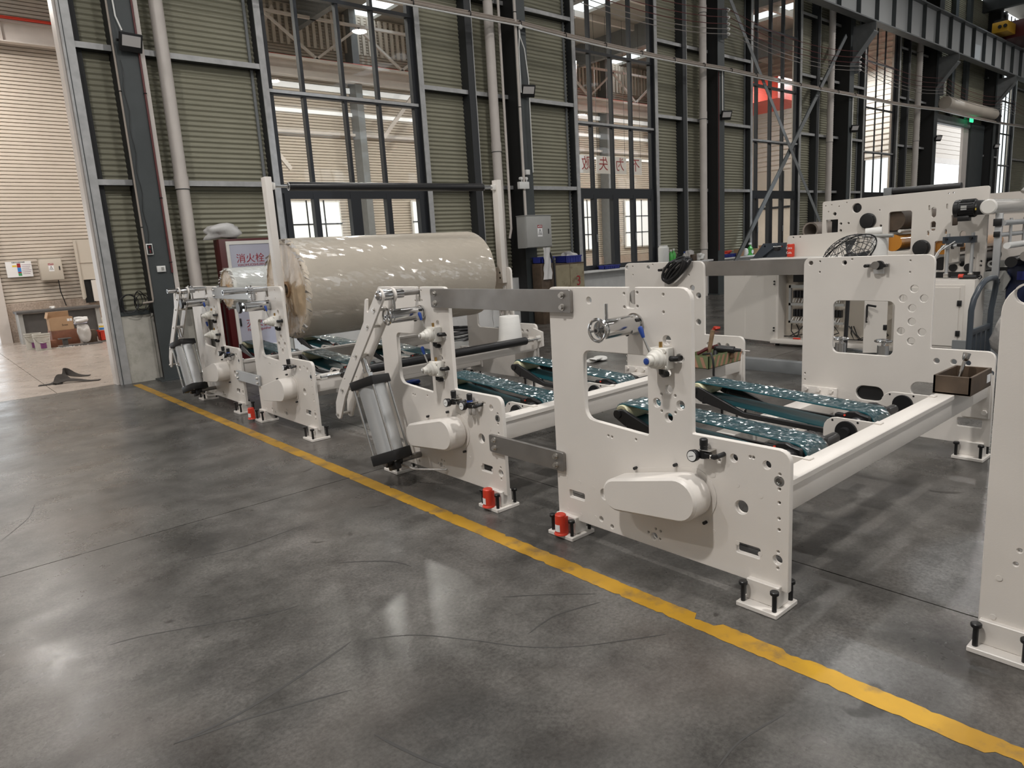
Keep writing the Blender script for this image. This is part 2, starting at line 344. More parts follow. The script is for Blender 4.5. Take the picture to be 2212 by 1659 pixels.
def world_loc(o):
    v = Vector((0, 0, 0))
    while o is not None: v = v+o.location; o = o.parent
    return v
def thing(name, label, cat, loc=(0, 0, 0), group=None):
    o = bpy.data.objects.new(name, None); o.empty_display_size = 0.1; COL.objects.link(o); o.location = loc
    o['label'] = label; o['category'] = cat
    if group: o['group'] = group
    return o
def tag(o, label, cat, group=None):
    o['label'] = label; o['category'] = cat
    if group: o['group'] = group
    return o
def struct(name, loc=(0, 0, 0)):
    o = bpy.data.objects.new(name, None); COL.objects.link(o); o.location = loc; o['kind'] = 'structure'; return o
def copy_tree(o, delta=(0, 0, 0), parent=None):
    c = o.copy(); COL.objects.link(c)
    if parent: c.parent = parent
    else: c.location = o.location+Vector(delta)
    for ch in list(o.children): copy_tree(ch, parent=c)
    return c
def rr(x0, y0, x1, y1, r, n=4):
    """rounded rectangle"""
    out = []
    for cx, cy, a in ((x1-r, y0+r, -90), (x1-r, y1-r, 0), (x0+r, y1-r, 90), (x0+r, y0+r, 180)):
        for k in range(n+1):
            t = math.radians(a+90*k/n); out.append((cx+r*math.cos(t), cy+r*math.sin(t)))
    return out
def circ(x, y, r, n=16): return [(x+r*math.cos(2*PI*k/n), y+r*math.sin(2*PI*k/n)) for k in range(n)]
def slot(x0, y0, x1, y1, r, n=8):
    """capsule hull of two circles of one radius"""
    return hull2(x0, y0, r, x1, y1, r, n)
def hull2(x0, y0, ra, x1, y1, rb, n=10):
    d = math.hypot(x1-x0, y1-y0); b = math.atan2(y1-y0, x1-x0); t = math.acos(max(-1, min(1, (ra-rb)/d)))
    out = [(x1+rb*math.cos(b-t+2*t*k/n), y1+rb*math.sin(b-t+2*t*k/n)) for k in range(n+1)]
    s = 2*PI-2*t
    out += [(x0+ra*math.cos(b+t+s*k/n), y0+ra*math.sin(b+t+s*k/n)) for k in range(n+1)]
    return out
def rounded(pts, radii, n=4):
    """polygon with some corners rounded"""
    out = []; N = len(pts)
    for i in range(N):
        r = radii[i]; b = Vector(pts[i])
        if not r: out.append(tuple(b)); continue
        a, c = Vector(pts[i-1]), Vector(pts[(i+1) % N]); u = (a-b).normalized(); v = (c-b).normalized()
        h = math.acos(max(-1, min(1, u.dot(v))))/2; d = r/math.tan(h); ctr = b+(u+v).normalized()*(r/math.sin(h))
        p, q = b+u*d-ctr, b+v*d-ctr; a0 = math.atan2(p.y, p.x); a1 = math.atan2(q.y, q.x); da = (a1-a0+PI) % (2*PI)-PI
        out += [(ctr.x+r*math.cos(a0+da*k/n), ctr.y+r*math.sin(a0+da*k/n)) for k in range(n+1)]
    return out
TEXTS = []
def text(body, size, m, parent, loc, face, mirror=False, name='lettering', depth=0.001):
    """flat print; face: '-X', '-Y' or '+Y', the way it looks"""
    TEXTS.append((body, size, m, parent, Vector(loc), face, mirror, name, depth))
def build_texts():
    tmp = []
    for t in TEXTS:
        cu = bpy.data.curves.new('txt', 'FONT'); cu.body = t[0]; cu.size = t[1]; cu.align_x = 'CENTER'; cu.align_y = 'CENTER'; cu.extrude = t[8]; cu.resolution_u = 3
        o = bpy.data.objects.new('txt', cu); COL.objects.link(o); tmp.append(o)
    dg = bpy.context.evaluated_depsgraph_get(); meshes = [bpy.data.meshes.new_from_object(o.evaluated_get(dg)) for o in tmp]
    for t, o, me in zip(TEXTS, tmp, meshes):
        bpy.data.objects.remove(o)
        R = {'-X': Matrix(((0, 0, -1, 0), (-1, 0, 0, 0), (0, 1, 0, 0), (0, 0, 0, 1))), '-Y': Matrix(((1, 0, 0, 0), (0, 0, -1, 0), (0, 1, 0, 0), (0, 0, 0, 1))),
             '+Y': Matrix(((-1, 0, 0, 0), (0, 0, 1, 0), (0, 1, 0, 0), (0, 0, 0, 1)))}[t[5]]
        if t[6]: R = R @ Matrix.Diagonal((-1, 1, 1, 1))
        p = world_loc(t[3]) if t[3] else Vector((0, 0, 0)); me.transform(Matrix.Translation(t[4]-p) @ R)
        me.materials.clear(); me.materials.append(M[t[2]])
        ob = bpy.data.objects.new(t[7], me); COL.objects.link(ob)
        if t[3]: ob.parent = t[3]

# ------------------------------------------------------------------ floor
floor = struct('floor')
def slabs(xs, ys, m):
    g = 0.004
    for x0, x1 in zip(xs, xs[1:]):
        for y0, y1 in zip(ys, ys[1:]):
            MB().bx(x0+g, x1-g, y0+g, y1-g, -0.12, 0).build('floor_slab', m, floor, smooth=False)
slabs([-14, -3.1, 3.085, 9.2, 15.3, 21.4, 27.5, 33.6, 46, 58], [-18, -7.6, -1.5, 4.57, 11.36], 'floor')
slabs([-14, -4.6, 1.36, 7.4, 13.4, 19.4, 25.4, 32.1], [11.36, 16.9, 22.1], 'floor2')
MB().bx(-14, 58, -18, 22.1, -0.16, -0.13).build('joint_bed', 'void', floor, smooth=False)
rnd = random.Random(3)
ya = -2.5; L, R = [], []
while ya < 11.05:
    near = 1.0 if ya < 4 else 0.5
    jl, jr = rnd.uniform(-.0035, .0035)*near, rnd.uniform(-.0035, .0035)*near
    if rnd.random() < 0.05: jr -= rnd.uniform(0.004, 0.014)
    if rnd.random() < 0.05: jl += rnd.uniform(0.004, 0.014)
    if 1.50 < ya < 1.60: jr -= 0.034+rnd.uniform(-.006, .006)
    if 0.42 < ya < 0.50: jl += 0.03
    if 1.12 < ya < 1.20: jr -= 0.012
    L.append((2.243+jl, ya)); R.append((2.345+jr, ya)); ya += 0.022 if ya < 5 else 0.05
mb = MB()
for (a, b), (c, d) in zip(zip(L, R), zip(L[1:], R[1:])):
    vs_ = [mb.bm.verts.new((p[0], p[1], 0.0012)) for p in (a, b, d, c)]; mb.bm.faces.new(vs_)
bmesh.ops.remove_doubles(mb.bm, verts=mb.bm.verts[:], dist=1e-5)
mb.build('painted_line', 'line', floor, smooth=False)

# ------------------------------------------------------------------ long wall between the two halls
def corrugated(name, x0, x1, z0, z1, y, m, parent, period=0.076, depth=0.027, n=8):
    """ribs run along X and look to -Y"""
    rows = []; k = int((z1-z0)/period*n)
    for i in range(k+1):
        t = i/n*2*PI; z = z0+i*period/n
        rows.append([(x0, y-depth*0.5*(1+math.cos(t)), z), (x1, y-depth*0.5*(1+math.cos(t)), z)])
    return MB().grid(rows).build(name, m, parent, smooth=True, angle=80, recalc=False)
def ribbed(name, x0, x1, z0, z1, y, m, parent, period=0.09, depth=0.02):
    """flat-topped ribs along X"""
    rows = []; z = z0
    while z < z1:
        for dz, dy in ((0, 0), (0.009, depth), (0.017, depth), (0.027, 0)):
            rows.append([(x0, y+dy, z+dz), (x1, y+dy, z+dz)])
        z += period
    rows.append([(x0, y, z), (x1, y, z)])
    return MB().grid(rows).build(name, m, parent, smooth=False, recalc=False)
wall = struct('wall_back', (2.2, 11.3, 0))
TOP = 11.4
for x0, x1, zb in [(2.3, 4.78, 0.98), (7.86, 11.84, 0.98), (14.84, 19.2, 0.98), (22.14, 26.7, 0.98), (29.8, 33.5, 0.98), (33.5, 40.0, 6.0), (40.0, 42.4, 0.98), (45.0, 56, 0.98)]:
    corrugated('cladding_sheet', x0, x1, zb, TOP, 11.40, 'clad', wall)
    MB().bx(x0, x1, 11.405, 11.5, zb, TOP).build('backing_sheet', 'clad2', wall, smooth=False)
for x0, x1 in [(2.27, 4.80), (7.82, 11.88), (14.80, 19.22), (22.12, 26.72), (29.78, 33.3), (40.2, 42.4), (45.0, 56)]:
    for z in (2.84, 4.62, 6.38, 8.15, 9.92):
        w = MB().bx(x0, x1, 11.215, 11.385, z-0.035, z+0.03).build('wall_girt', 'post_steel', wall, smooth=False)
        MB().bx(x0, x1, 11.20, 11.214, z-0.04, z+0.037).build('girt_lip', 'galv', w, smooth=False)
for x, s in [(4.83, 1), (7.81, -1), (11.89, 1), (14.80, -1), (19.23, 1), (22.11, -1), (26.74, 1), (29.78, -1), (42.45, 1), (44.95, -1)]:
    p = MB().bx(x-0.05, x+0.05, 11.205, 11.40, 0.98, TOP).build('window_post', 'post_steel', wall, smooth=False)
    MB().bx(x-0.052, x+0.052, 11.185, 11.204, 0.98, TOP).build('post_lip', 'galv', p, smooth=False)
for x in [8.98, 15.95, 23.2, 30.6]:
    p = MB().bx(x-0.09, x+0.06, 11.16, 11.39, 0.98, TOP).build('wall_post', 'post_steel', wall, smooth=False)
    MB().bx(x+0.061, x+0.078, 11.15, 11.39, 0.98, TOP).build('post_lip', 'galv', p, smooth=False)
for x in [4.70, 11.76, 19.12, 26.6]:
    MB().bx(x-0.02, x+0.02, 11.34, 11.375, 0.98, TOP).build('edge_trim', 'mid_steel', wall, smooth=False)
MB().bx(2.27, 2.66, 11.2, 11.5, 0, 0.975).build('plinth', 'plaster', wall, smooth=False)
MB().bx(2.27, 2.66, 11.19, 11.5, 0.975, 1.03).build('plinth_cap', 'dark_steel', wall, smooth=False)
MB().bx(2.66, 4.80, 11.22, 11.5, 0, 0.98).build('plinth', 'plaster', wall, smooth=False)
MB().bx(4.80, 33.4, 11.2, 11.5, 0, 0.98).build('plinth', 'white_wall', wall, smooth=False)
MB().bx(40.0, 56, 11.2, 11.5, 0, 0.98).build('plinth', 'white_wall', wall, smooth=False)
MB().bx(11.3, 16.9, 10.96, 11.2, 0.94, 0.98).build('sill_ledge', 'white_wall', wall, smooth=False)
MB().bx(17.35, 23.6, 10.96, 11.2, 0.94, 0.98).build('sill_ledge', 'white_wall', wall, smooth=False)
# door opening to the next hall
d1 = struct('door_1', (2.2, 11.3, 0))
MB().bx(2.13, 2.27, 11.18, 11.52, 0, TOP).build('galvanised_jamb', 'galv', d1, smooth=False)
MB().bx(2.155, 2.165, 11.175, 11.18, 0, TOP).build('jamb_seam', 'dark_steel', d1, smooth=False)
MB().bx(2.095, 2.128, 11.25, 11.50, 0, TOP).build('pale_jamb_strip', 'pvc', d1, smooth=False)
MB().bx(2.27, 2.36, 11.30, 11.40, 0.98, TOP).build('jamb_angle', 'black_steel', d1, smooth=False)
# windows
def window(n, xs, zs):
    w = struct('window_%d' % n, ((xs[0]+xs[-1])/2, 11.35, zs[0])); y0, y1 = (11.27, 11.37) if n < 4 else (11.315, 11.355)
    x0, x1 = xs[0], xs[-1]
    for x in (x0+0.03, x1-0.03): MB().bx(x-0.05, x+0.05, y0, y1, zs[0], TOP).build('window_stile', 'frame', w, smooth=False)
    for x in xs[1:-1]: MB().bx(x-0.028, x+0.028, y0, y1, zs[1], TOP).build('window_mullion', 'frame', w, smooth=False)
    for i, z in enumerate(zs):
        h = (0.05, 0.075, 0.03, 0.03, 0.03, 0.03, 0.03)[i]
        tr = MB().bx(x0, x1, y0-0.01, y1, z-h, z+h).build('window_transom', 'frame', w, smooth=False)
        if i == 2: MB().bx(x0, x1, y0-0.03, y0-0.012, z-0.005, z+0.045).build('transom_lip', 'galv', tr, smooth=False)
    mid = xs[2]
    for x in (x0+0.10, xs[1], mid, xs[3], x1-0.10):
        wd = 0.10 if x == mid else 0.05
        MB().bx(x-wd, x+wd, y0-0.02, y1, zs[0], zs[1]-0.07).build('sash_stile', 'frame', w, smooth=False)
    for i in range(4):
        MB().bx(xs[i]+0.05, xs[i+1]-0.03, y0-0.015, y1-0.02, zs[0], zs[0]+0.09).build('sash_rail', 'frame', w, smooth=False)
        MB().bx(xs[i]+0.05, xs[i+1]-0.03, y0-0.015, y1-0.02, zs[1]-0.16, zs[1]-0.07).build('sash_rail', 'frame', w, smooth=False)
    for x in (xs[1], xs[3]): MB().bx(x-0.015, x+0.015, y0-0.05, y0-0.02, 1.62, 1.80, bev=0.004).build('sash_handle', 'mid_steel', w)
    for j, (za, zb) in enumerate(zip(zs, zs[1:])):
        for i in range(4):
            MB().bx(xs[i], xs[i+1], 11.325, 11.331, za, zb).build('glass_pane', 'glass', w, smooth=False)
    return w
ZS = [1.0, 2.78, 4.27, 5.82, 7.38, 8.94, 10.5]
window(1, [4.90, 5.51, 6.255, 6.93, 7.74], ZS)
window(2, [11.95, 12.50, 13.225, 13.93, 14.74], ZS)
window(3, [19.29, 19.68, 20.46, 21.19, 22.05], ZS)
window(4, [26.80, 27.18, 28.02, 28.74, 29.72], ZS)
window(5, [42.5, 43.1, 43.7, 44.3, 44.9], ZS)
# columns: H sections
COLS = [(2.655, 0.325, 10.93), (9.87, 0.31, 10.86), (16.98, 0.31, 10.86), (24.75, 0.33, 10.86), (32.55, 0.36, 10.86), (40.3, 0.36, 10.86)]
for x, w, yf in COLS:
    c = struct('column', (x+w/2, 11.1, 0))
    MB().bx(x, x+w, yf, yf+0.016, 0, TOP).build('front_flange', 'dark_steel', c, smooth=False)
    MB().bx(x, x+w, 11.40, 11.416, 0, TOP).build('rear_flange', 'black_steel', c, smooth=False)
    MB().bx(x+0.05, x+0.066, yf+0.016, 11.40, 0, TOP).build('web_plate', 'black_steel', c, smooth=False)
    MB().bx(x-0.06, x+w+0.06, yf-0.08, 11.45, 0, 0.022).build('base_plate', 'dark_steel', c, smooth=False)
# roller door bay to the outside, far right
d2 = struct('door_2', (36, 11.3, 0))
MB().bx(33.5, 33.95, 11.2, 11.5, 0, 6.0).build('door_jamb', 'dark_steel', d2, smooth=False)
MB().bx(38.3, 40.2, 11.2, 11.5, 0, 6.0).build('door_jamb', 'dark_steel', d2, smooth=False)
MB().bx(33.9, 38.4, 11.25, 11.45, 5.75, 6.1).build('door_lintel', 'mid_steel', d2, smooth=False)
MB().bx(37.6, 38.3, 11.3, 11.4, 0, 5.8).build('door_guide', 'pvc', d2, smooth=False)
mb = MB(); mb.lathe((33.8, 10.9, 6.45), (1, 0, 0), [(0, 0.25)]+[(i*0.12, 0.25+(0.012 if i % 2 else 0)) for i in range(1, 54)]+[(6.45, 0.25)], 28)
mb.build('shutter_barrel', 'clad2', d2, angle=20)
MB().cyl((40.3, 10.9, 6.4), (41.0, 10.9, 6.4), 0.16).bx(40.35, 40.8, 10.7, 11.1, 6.1, 6.35, bev=0.02).build('shutter_motor', 'black', d2)
# vertical straps over the door
for x in (33.9, 35.6, 37.4): MB().bx(x-0.18, x+0.18, 11.2, 11.35, 6.1, TOP).build('hanging_post', 'dark_steel', d2, smooth=False)

# end walls, opposite wall, roof (seen in the glass and in the floor)
wl = struct('wall_left', (-14, 0, 0)); MB().bx(-14.2, -14, -18, 22, 0, 11.6).build('wall_sheet', 'clad2', wl, smooth=False)
wr = struct('wall_right', (58, 0, 0)); MB().bx(58, 58.2, -18, 11.5, 0, 11.6).build('wall_sheet', 'clad2', wr, smooth=False)
wf = struct('wall_front', (0, -18, 0))
MB().bx(-14, 58, -18.2, -18, 0, 1.2).build('wall_sheet', 'white_wall', wf, smooth=False)
for z0, z1 in ((7.0, 8.95), (9.4, 10.15), (10.6, 11.6)): MB().bx(-14, 58, -18.2, -18, z0, z1).build('wall_sheet', 'clad2', wf, smooth=False)
x = -14.0
while x < 58:
    MB().bx(x, x+4.6, -18.2, -18, 1.2, 7.0).build('wall_sheet', 'clad2', wf, smooth=False)
    for k in range(1, 3): MB().bx(x+4.6+k*0.9-0.03, x+4.6+k*0.9+0.03, -18.1, -18, 1.2, 7.0).build('window_bar', 'frame', wf, smooth=False)
    MB().bx(x+4.6, x+7.2, -18.1, -18, 4.0, 4.1).build('window_bar', 'frame', wf, smooth=False)
    MB().bx(x-0.2, x+0.25, -17.6, -17.1, 0, 11.4).build('opposite_column', 'dark_steel', wf, smooth=False)
    x += 7.2
roof = struct('ceiling', (20, -3, 11.6))
SUN_PATCH_HOLES = [[(x+.2*11.6, y-.35*11.6) for x, y in q] for q in ([(2.72, 1.06), (2.32, 1.18), (1.98, .86), (2.22, .62), (2.85, .62)], [(3.66, 1.16), (3.37, 1.14), (3.10, 1.0), (3.12, .72), (3.75, .78), (4.0, 1.0)])]  # unseen roof holes added, shaped so the sun throws bright patches on the floor
for i in range(10):
    x0 = -14+i*7.2
    if i == 2: MB().prism([(x0, -18.2), (x0+6.0, -18.2), (x0+6.0, 11.5), (x0, 11.5)], 'Z', 11.6, 11.62, SUN_PATCH_HOLES).build('roof_sheet', 'roof', roof, smooth=False)
    else: MB().bx(x0, x0+6.0, -18.2, 11.5, 11.6, 11.7).build('roof_sheet', 'roof', roof, smooth=False)
    if i != 1: MB().bx(x0+6.0, x0+7.2, -18.2 if i % 2 else -9, 11.5 if i % 2 else 4, 11.6, 11.7).build('roof_sheet', 'roof', roof, smooth=False)
    MB().bx(x0+3.0, x0+3.3, -18, 11.4, 10.9, 11.6).build('roof_beam', 'dark_steel', roof, smooth=False)
for y in (-14, -10, -6, -2, 2, 6): MB().bx(-14, 58, y, y+0.12, 11.35, 11.6).build('roof_purlin', 'mid_steel', roof, smooth=False)
# mirrored slogan boards added behind the glass in place of a reflected banner
for i, ch in enumerate('不为失败找'):
    bx_ = 21.15-i*0.89
    o = thing('reflected_slogan', ['rightmost', 'second from the right', 'middle', 'second from the left', 'leftmost'][i]+' white board standing in for a reflected red slogan character, behind the second window', 'sign', (bx_, 17.0, 4.3), 'stand-ins for the reflected slogan')
    MB().bx(bx_-.36, bx_+.36, 17.0, 17.012, 4.0, 4.6).build('mirrored_board', 'white_ink', o, smooth=False)
    for s in (-.3, .3): MB().cyl((bx_+s, 17.006, 4.6), (bx_+s, 17.006, 9.2), .006, seg=6).build('hanging_wire', 'black', o)
    text(ch, 0.50, 'red_ink', o, (bx_, 16.998, 4.3), '-Y', mirror=True)
# crane runway beam along the columns
cr = tag(struct('crane_runway'), 'grey riveted crane runway beam on column brackets', 'beam'); cr['kind'] = 'structure'
MB().bx(12, 58, 10.16, 10.46, 8.05, 8.09).build('lower_flange', 'mid_steel', cr, smooth=False)
MB().bx(12, 58, 10.12, 10.5, 9.26, 9.30).build('upper_flange', 'mid_steel', cr, smooth=False)
MB().bx(12, 58, 10.30, 10.32, 8.09, 9.26).build('web', 'light_steel', cr, smooth=False)
MB().bx(12, 58, 10.28, 10.34, 9.30, 9.40).build('rail', 'dark_steel', cr, smooth=False)
x = 13.0
while x < 58: MB().bx(x, x+0.02, 10.17, 10.45, 8.09, 9.26).build('stiffener', 'dark_steel', cr, smooth=False); x += 1.35
for x, w, yf in COLS[3:]:
    MB().prism([(10.86, 6.9), (10.14, 7.75), (10.14, 8.05), (10.86, 8.05)], 'X', x+w/2-0.01, x+w/2+0.01).build('bracket_web', 'mid_steel', cr, smooth=False)
    MB().prism([(10.86, 6.88), (10.14, 7.73), (10.14, 7.76), (10.86, 6.91)], 'X', x, x+w).build('bracket_flange', 'mid_steel', cr, smooth=False)

# ------------------------------------------------------------------ next hall, seen through the door and the glass
w2 = struct('wall_far', (10, 21.7, 0))
ribbed('ribbed_sheet', 1.85, 32.0, 0.98, 9.4, 21.70, 'clad2', w2)
MB().bx(1.85, 32.0, 21.72, 21.9, 0.98, 9.4).build('backing_sheet', 'clad2', w2, smooth=False)
MB().bx(1.85, 32.0, 21.64, 21.9, 0, 0.98).build('base_course', 'terrazzo', w2, smooth=False)
MB().bx(1.62, 1.86, 21.5, 21.9, 0, 9.4).build('corner_post', 'pvc', w2, smooth=False)
for z in (3.9, 5.6, 7.3): MB().bx(4.5, 32.0, 21.5, 21.68, z-0.04, z+0.04).build('wall_girt', 'pvc', w2, smooth=False)
for x in (12.3, 16.4, 20.5, 24.6, 28.7): MB().bx(x-0.12, x+0.12, 21.2, 21.68, 0, 9.4).build('wall_column', 'mid_steel', w2, smooth=False)
MB().bx(8.1, 8.5, 21.1, 21.5, 0, 9.4).prism([(8.1, 5.4), (7.5, 5.9), (7.5, 6.2), (9.1, 6.2), (9.1, 5.9), (8.5, 5.4)], 'Y', 21.2, 21.4).build('crane_column', 'dark_steel', w2, smooth=False)
for x0 in (9.6, 14.2, 18.4, 22.2, 26.0):
    ww = MB().bx(x0, x0+1.8, 21.60, 21.66, 1.3, 3.5).build('far_window', 'white_paint', w2, smooth=False)
    MB().bx(x0+0.06, x0+1.74, 21.58, 21.598, 1.36, 3.44).build('pane', mat('daylit_pane', (1, 1, 1), 0.3, emit=(0.95, 0.98, 1), estr=0.42), ww, smooth=False)
    for k in (0.6, 1.2): MB().bx(x0+k-0.02, x0+k+0.02, 21.56, 21.58, 1.3, 3.5).build('glazing_bar', 'frame', ww, smooth=False)
    for k in (2.0, 2.75): MB().bx(x0, x0+1.8, 21.56, 21.58, k-0.02, k+0.02).build('glazing_bar', 'frame', ww, smooth=False)
reflection_glow = mat('glowing_reflection', (1, 1, 1), 0.3, emit=(0.95, 0.98, 1), estr=0.36)
for x0, x1, z, h in ((8.8, 28, 7.0, .16), (8.8, 28, 6.25, .11), (8.8, 11.4, 5.6, .08), (22, 28, 5.3, .10)): MB().bx(x0, x1, 21.6, 21.66, z-h/2, z+h/2).build('reflection_strip', reflection_glow, w2, smooth=False)  # glowing strips painted in for skylight reflections in the window glass
mb = MB()
for k in range(96): mb.bx(8.6+k*.22, 8.70+k*.22, 21.50, 21.56, 8.15, 9.3)
mb.build('fascia_ribs', 'clad2', w2, smooth=False)['kind'] = 'stuff'
for k in range(7):
    xk = 9+k*3.0; MB().box((xk+.75, 20.4, 8.05), (2.0, .07, .07), rot=(0, .62, 0)).build('truss_diagonal', 'pvc', w2, smooth=False); MB().box((xk+2.25, 20.4, 8.05), (2.0, .07, .07), rot=(0, -.62, 0)).build('truss_diagonal', 'pvc', w2, smooth=False)
MB().bx(8.4, 31, 20.36, 20.44, 7.42, 7.5).build('truss_chord', 'pvc', w2, smooth=False); MB().bx(8.4, 31, 20.36, 20.44, 8.6, 8.68).build('truss_chord', 'pvc', w2, smooth=False)
MB().bx(-14, 1.6, 21.8, 22.0, 3.2, 9.4).build('ribbed_sheet', 'clad2', w2, smooth=False)
MB().bx(32.0, 32.2, 11.5, 22, 4.4, 9.4).build('end_sheet', 'clad3', w2, smooth=False)
MB().bx(32.0, 32.2, 11.5, 22, 0, 1.0).build('end_sheet', 'clad3', w2, smooth=False)
for k in range(22): MB().bx(31.96, 32.0, 11.5, 22, 4.5+k*.22, 4.56+k*.22).build('end_rib', 'clad3', w2, smooth=False)
for y in (11.6, 13.4, 15.2, 17.0, 18.8, 20.6): MB().bx(31.95, 32.2, y-.06, y+.06, 1.0, 4.4).build('end_mullion', 'frame', w2, smooth=False)
MB().bx(32.0, 32.2, 14.7, 22, 1.0, 4.4).build('end_sheet', 'clad2', w2, smooth=False)
MB().bx(31.97, 32.1, 11.5, 22, 2.7, 2.8).build('end_transom', 'frame', w2, smooth=False)
beam2 = struct('trim_1', (3, 21.2, 7.4))
MB().bx(-8, 32, 21.1, 21.3, 7.15, 7.18).build('lower_flange', 'pvc', beam2, smooth=False)
MB().bx(-8, 32, 21.19, 21.21, 7.18, 7.60).build('web', 'pvc', beam2, smooth=False)
MB().bx(-8, 32, 21.1, 21.3, 7.60, 7.63).build('upper_flange', 'pvc', beam2, smooth=False)
for x in (2.77, 4.6, 6.4): MB().bx(x, x+0.02, 21.1, 21.3, 7.18, 7.60).build('stiffener', 'pvc', beam2, smooth=False)
MB().cyl((-8, 21.05, 7.68), (32, 21.05, 7.68), 0.035).build('red_pipe', 'red', beam2)
MB().bx(27.0, 29.8, 14.6, 20, 6.75, 7.55).build('red_crane_girder', 'red', beam2, smooth=False)
r2_ = struct('trim_2', (8, 17, 9.4))
for x0, x1 in ((-14, 1), (2.2, 6.6), (7.6, 12.4), (13.4, 18.4), (19.4, 25.0), (26.0, 32)): MB().bx(x0, x1, 11.5, 22, 9.4, 9.5).build('roof_sheet', 'roof', r2_, smooth=False)
for x in (-3, 4.4, 10.5, 16.4, 22, 28): MB().bx(x-0.1, x+0.1, 11.5, 21.6, 8.6, 9.4).build('roof_beam', 'mid_steel', r2_, smooth=False)
for y in (13.5, 15.5, 17.5, 19.5): MB().bx(-14, 32, y, y+0.1, 9.2, 9.4).build('roof_purlin', 'pvc', r2_, smooth=False)
for x0, z0, x1, z1 in ((6, 4.4, 9.6, 9.0), (9.6, 4.4, 6.0, 9.0), (13, 5.5, 16.2, 9)):
    d = Vector((x1-x0, 0, z1-z0)); MB().box(((x0+x1)/2, 21.1, (z0+z1)/2), (d.length, 0.08, 0.12), rot=(0, -math.atan2(d.z, d.x), 0)).build('cross_brace', 'pvc', r2_, smooth=False)
# outdoors beyond the far end
og = struct('exterior_ground', (45, 30, 0)); MB().bx(32.2, 130, 11.55, 60, -0.14, -0.02).build('yard_slab', 'asphalt', og, smooth=False)
ob = thing('warehouse', 'pale ribbed warehouse across the yard, seen through the open roller door', 'building', (55, 18, 0))
ribbed('ribbed_sheet', 48, 60.5, 5.95, 14, 18.0, 'clad3', ob, period=0.30, depth=0.06)
MB().bx(48, 60.5, 18.07, 18.3, 5.95, 14).build('wall_body', 'clad3', ob, smooth=False)
MB().bx(48, 62.5, 17.9, 18.1, 5.6, 5.95).build('lintel_strip', 'pvc', ob, smooth=False)
MB().bx(60.5, 64, 17.85, 18.1, 0, 14).build('corner_post', 'white_paint', ob, smooth=False)
MB().bx(47.6, 48, 17.85, 18.1, 0, 14).build('corner_post', 'white_paint', ob, smooth=False)

# ------------------------------------------------------------------ reel stands
XF, XB = 2.60, 5.32          # outer face of the near side frames, near face of the far ones
def bolt(mb, p, axis, r=0.011, h=0.011, washer=True):
    a = Vector(axis); p = Vector(p)
    if washer: mb.cyl(p, p+a*0.004, r*1.5, seg=16)
    mb.cyl(p+a*0.004, p+a*(0.004+h), r, seg=6)
def front_plate(Y0, W, root, low_left=True, extra=()):
    P = lambda u, z: (Y0+u, z)
    outer = rounded([P(0, .095), P(0, .72), P(.47, .72), P(.47, 1.385), P(.785, 1.385), P(.785, 1.285), P(.835, 1.285), P(.835, 1.385), P(W, 1.385), P(W, .095)],
                    [.004, .05, .006, .06, .004, .012, .012, .004, .03, .004])
    win = rounded([P(.72, .668), P(.72, 1.062), P(1.135, 1.058), P(1.135, .695)], [.012, .012, .04, .06])
    holes = [win]
    for u, z, r in [(.604, 1.143, .022), (.533, 1.062, .021), (.602, .99, .018), (.60, .911, .022), (.667, .84, .022), (.533, .844, .022), (.60, .777, .022), (.258, .644, .018),
                    (.103, .644, .018), (.048, .584, .021), (.22, .427, .031), (.05, .233, .021), (.70, .153, .019), (1.05, .151, .014), (.975, .128, .011), (1.08, 1.318, .017),
                    (1.02, .297, .03)] + list(extra): holes.append(circ(*P(u, z), r, 20 if r > .02 else 14))
    for u0, z0, u1, z1 in [(.13, .211, .246, .259), (1.167, .222, 1.28, .265)]: holes.append(rr(Y0+u0, z0, Y0+u1, z1, .008, 3))
    for u, z in [(.045, .615), (.046, .55), (.046, .49), (.046, .42), (.045, .37), (.048, .27), (.048, .195), (.77, 1.36), (.77, 1.295), (.85, 1.355), (.85, 1.29), (.62, 1.352), (.62, 1.272),
                 (.64, .884), (.562, .886), (.64, .803), (.562, .806), (.18, .665), (.165, .665), (.735, .165), (.665, .148), (.69, .195), (.66, .19), (.98, .625), (.955, .622), (.80, .635), (.33, .62)]:
        holes.append(circ(*P(u, z), .0065, 8))
    MB().prism(outer, 'X', XF, XF+.028, holes, cham=.0028).build('side_frame', 'cream', root, angle=25)
    mb = MB()
    for u, z in [(1.30, .335), (1.20, .325), (1.10, .315), (1.30, .145), (1.20, .135), (.36, .545), (.24, .525), (.13, .50), (.36, .275), (.24, .255), (.13, .235), (1.09, .15)]:
        mb.lathe((XF+.001, Y0+u, z), (-1, 0, 0), [(0, .011), (.002, .0105)], 14)
    mb.build('weld_plug', 'cream', root).__setitem__('kind', 'stuff')
    mb = MB().pipe((XF-.001, Y0+.048, .584), (XF+.05, Y0+.048, .584), .0205, .014); mb.build('chrome_bush', 'chrome', root)
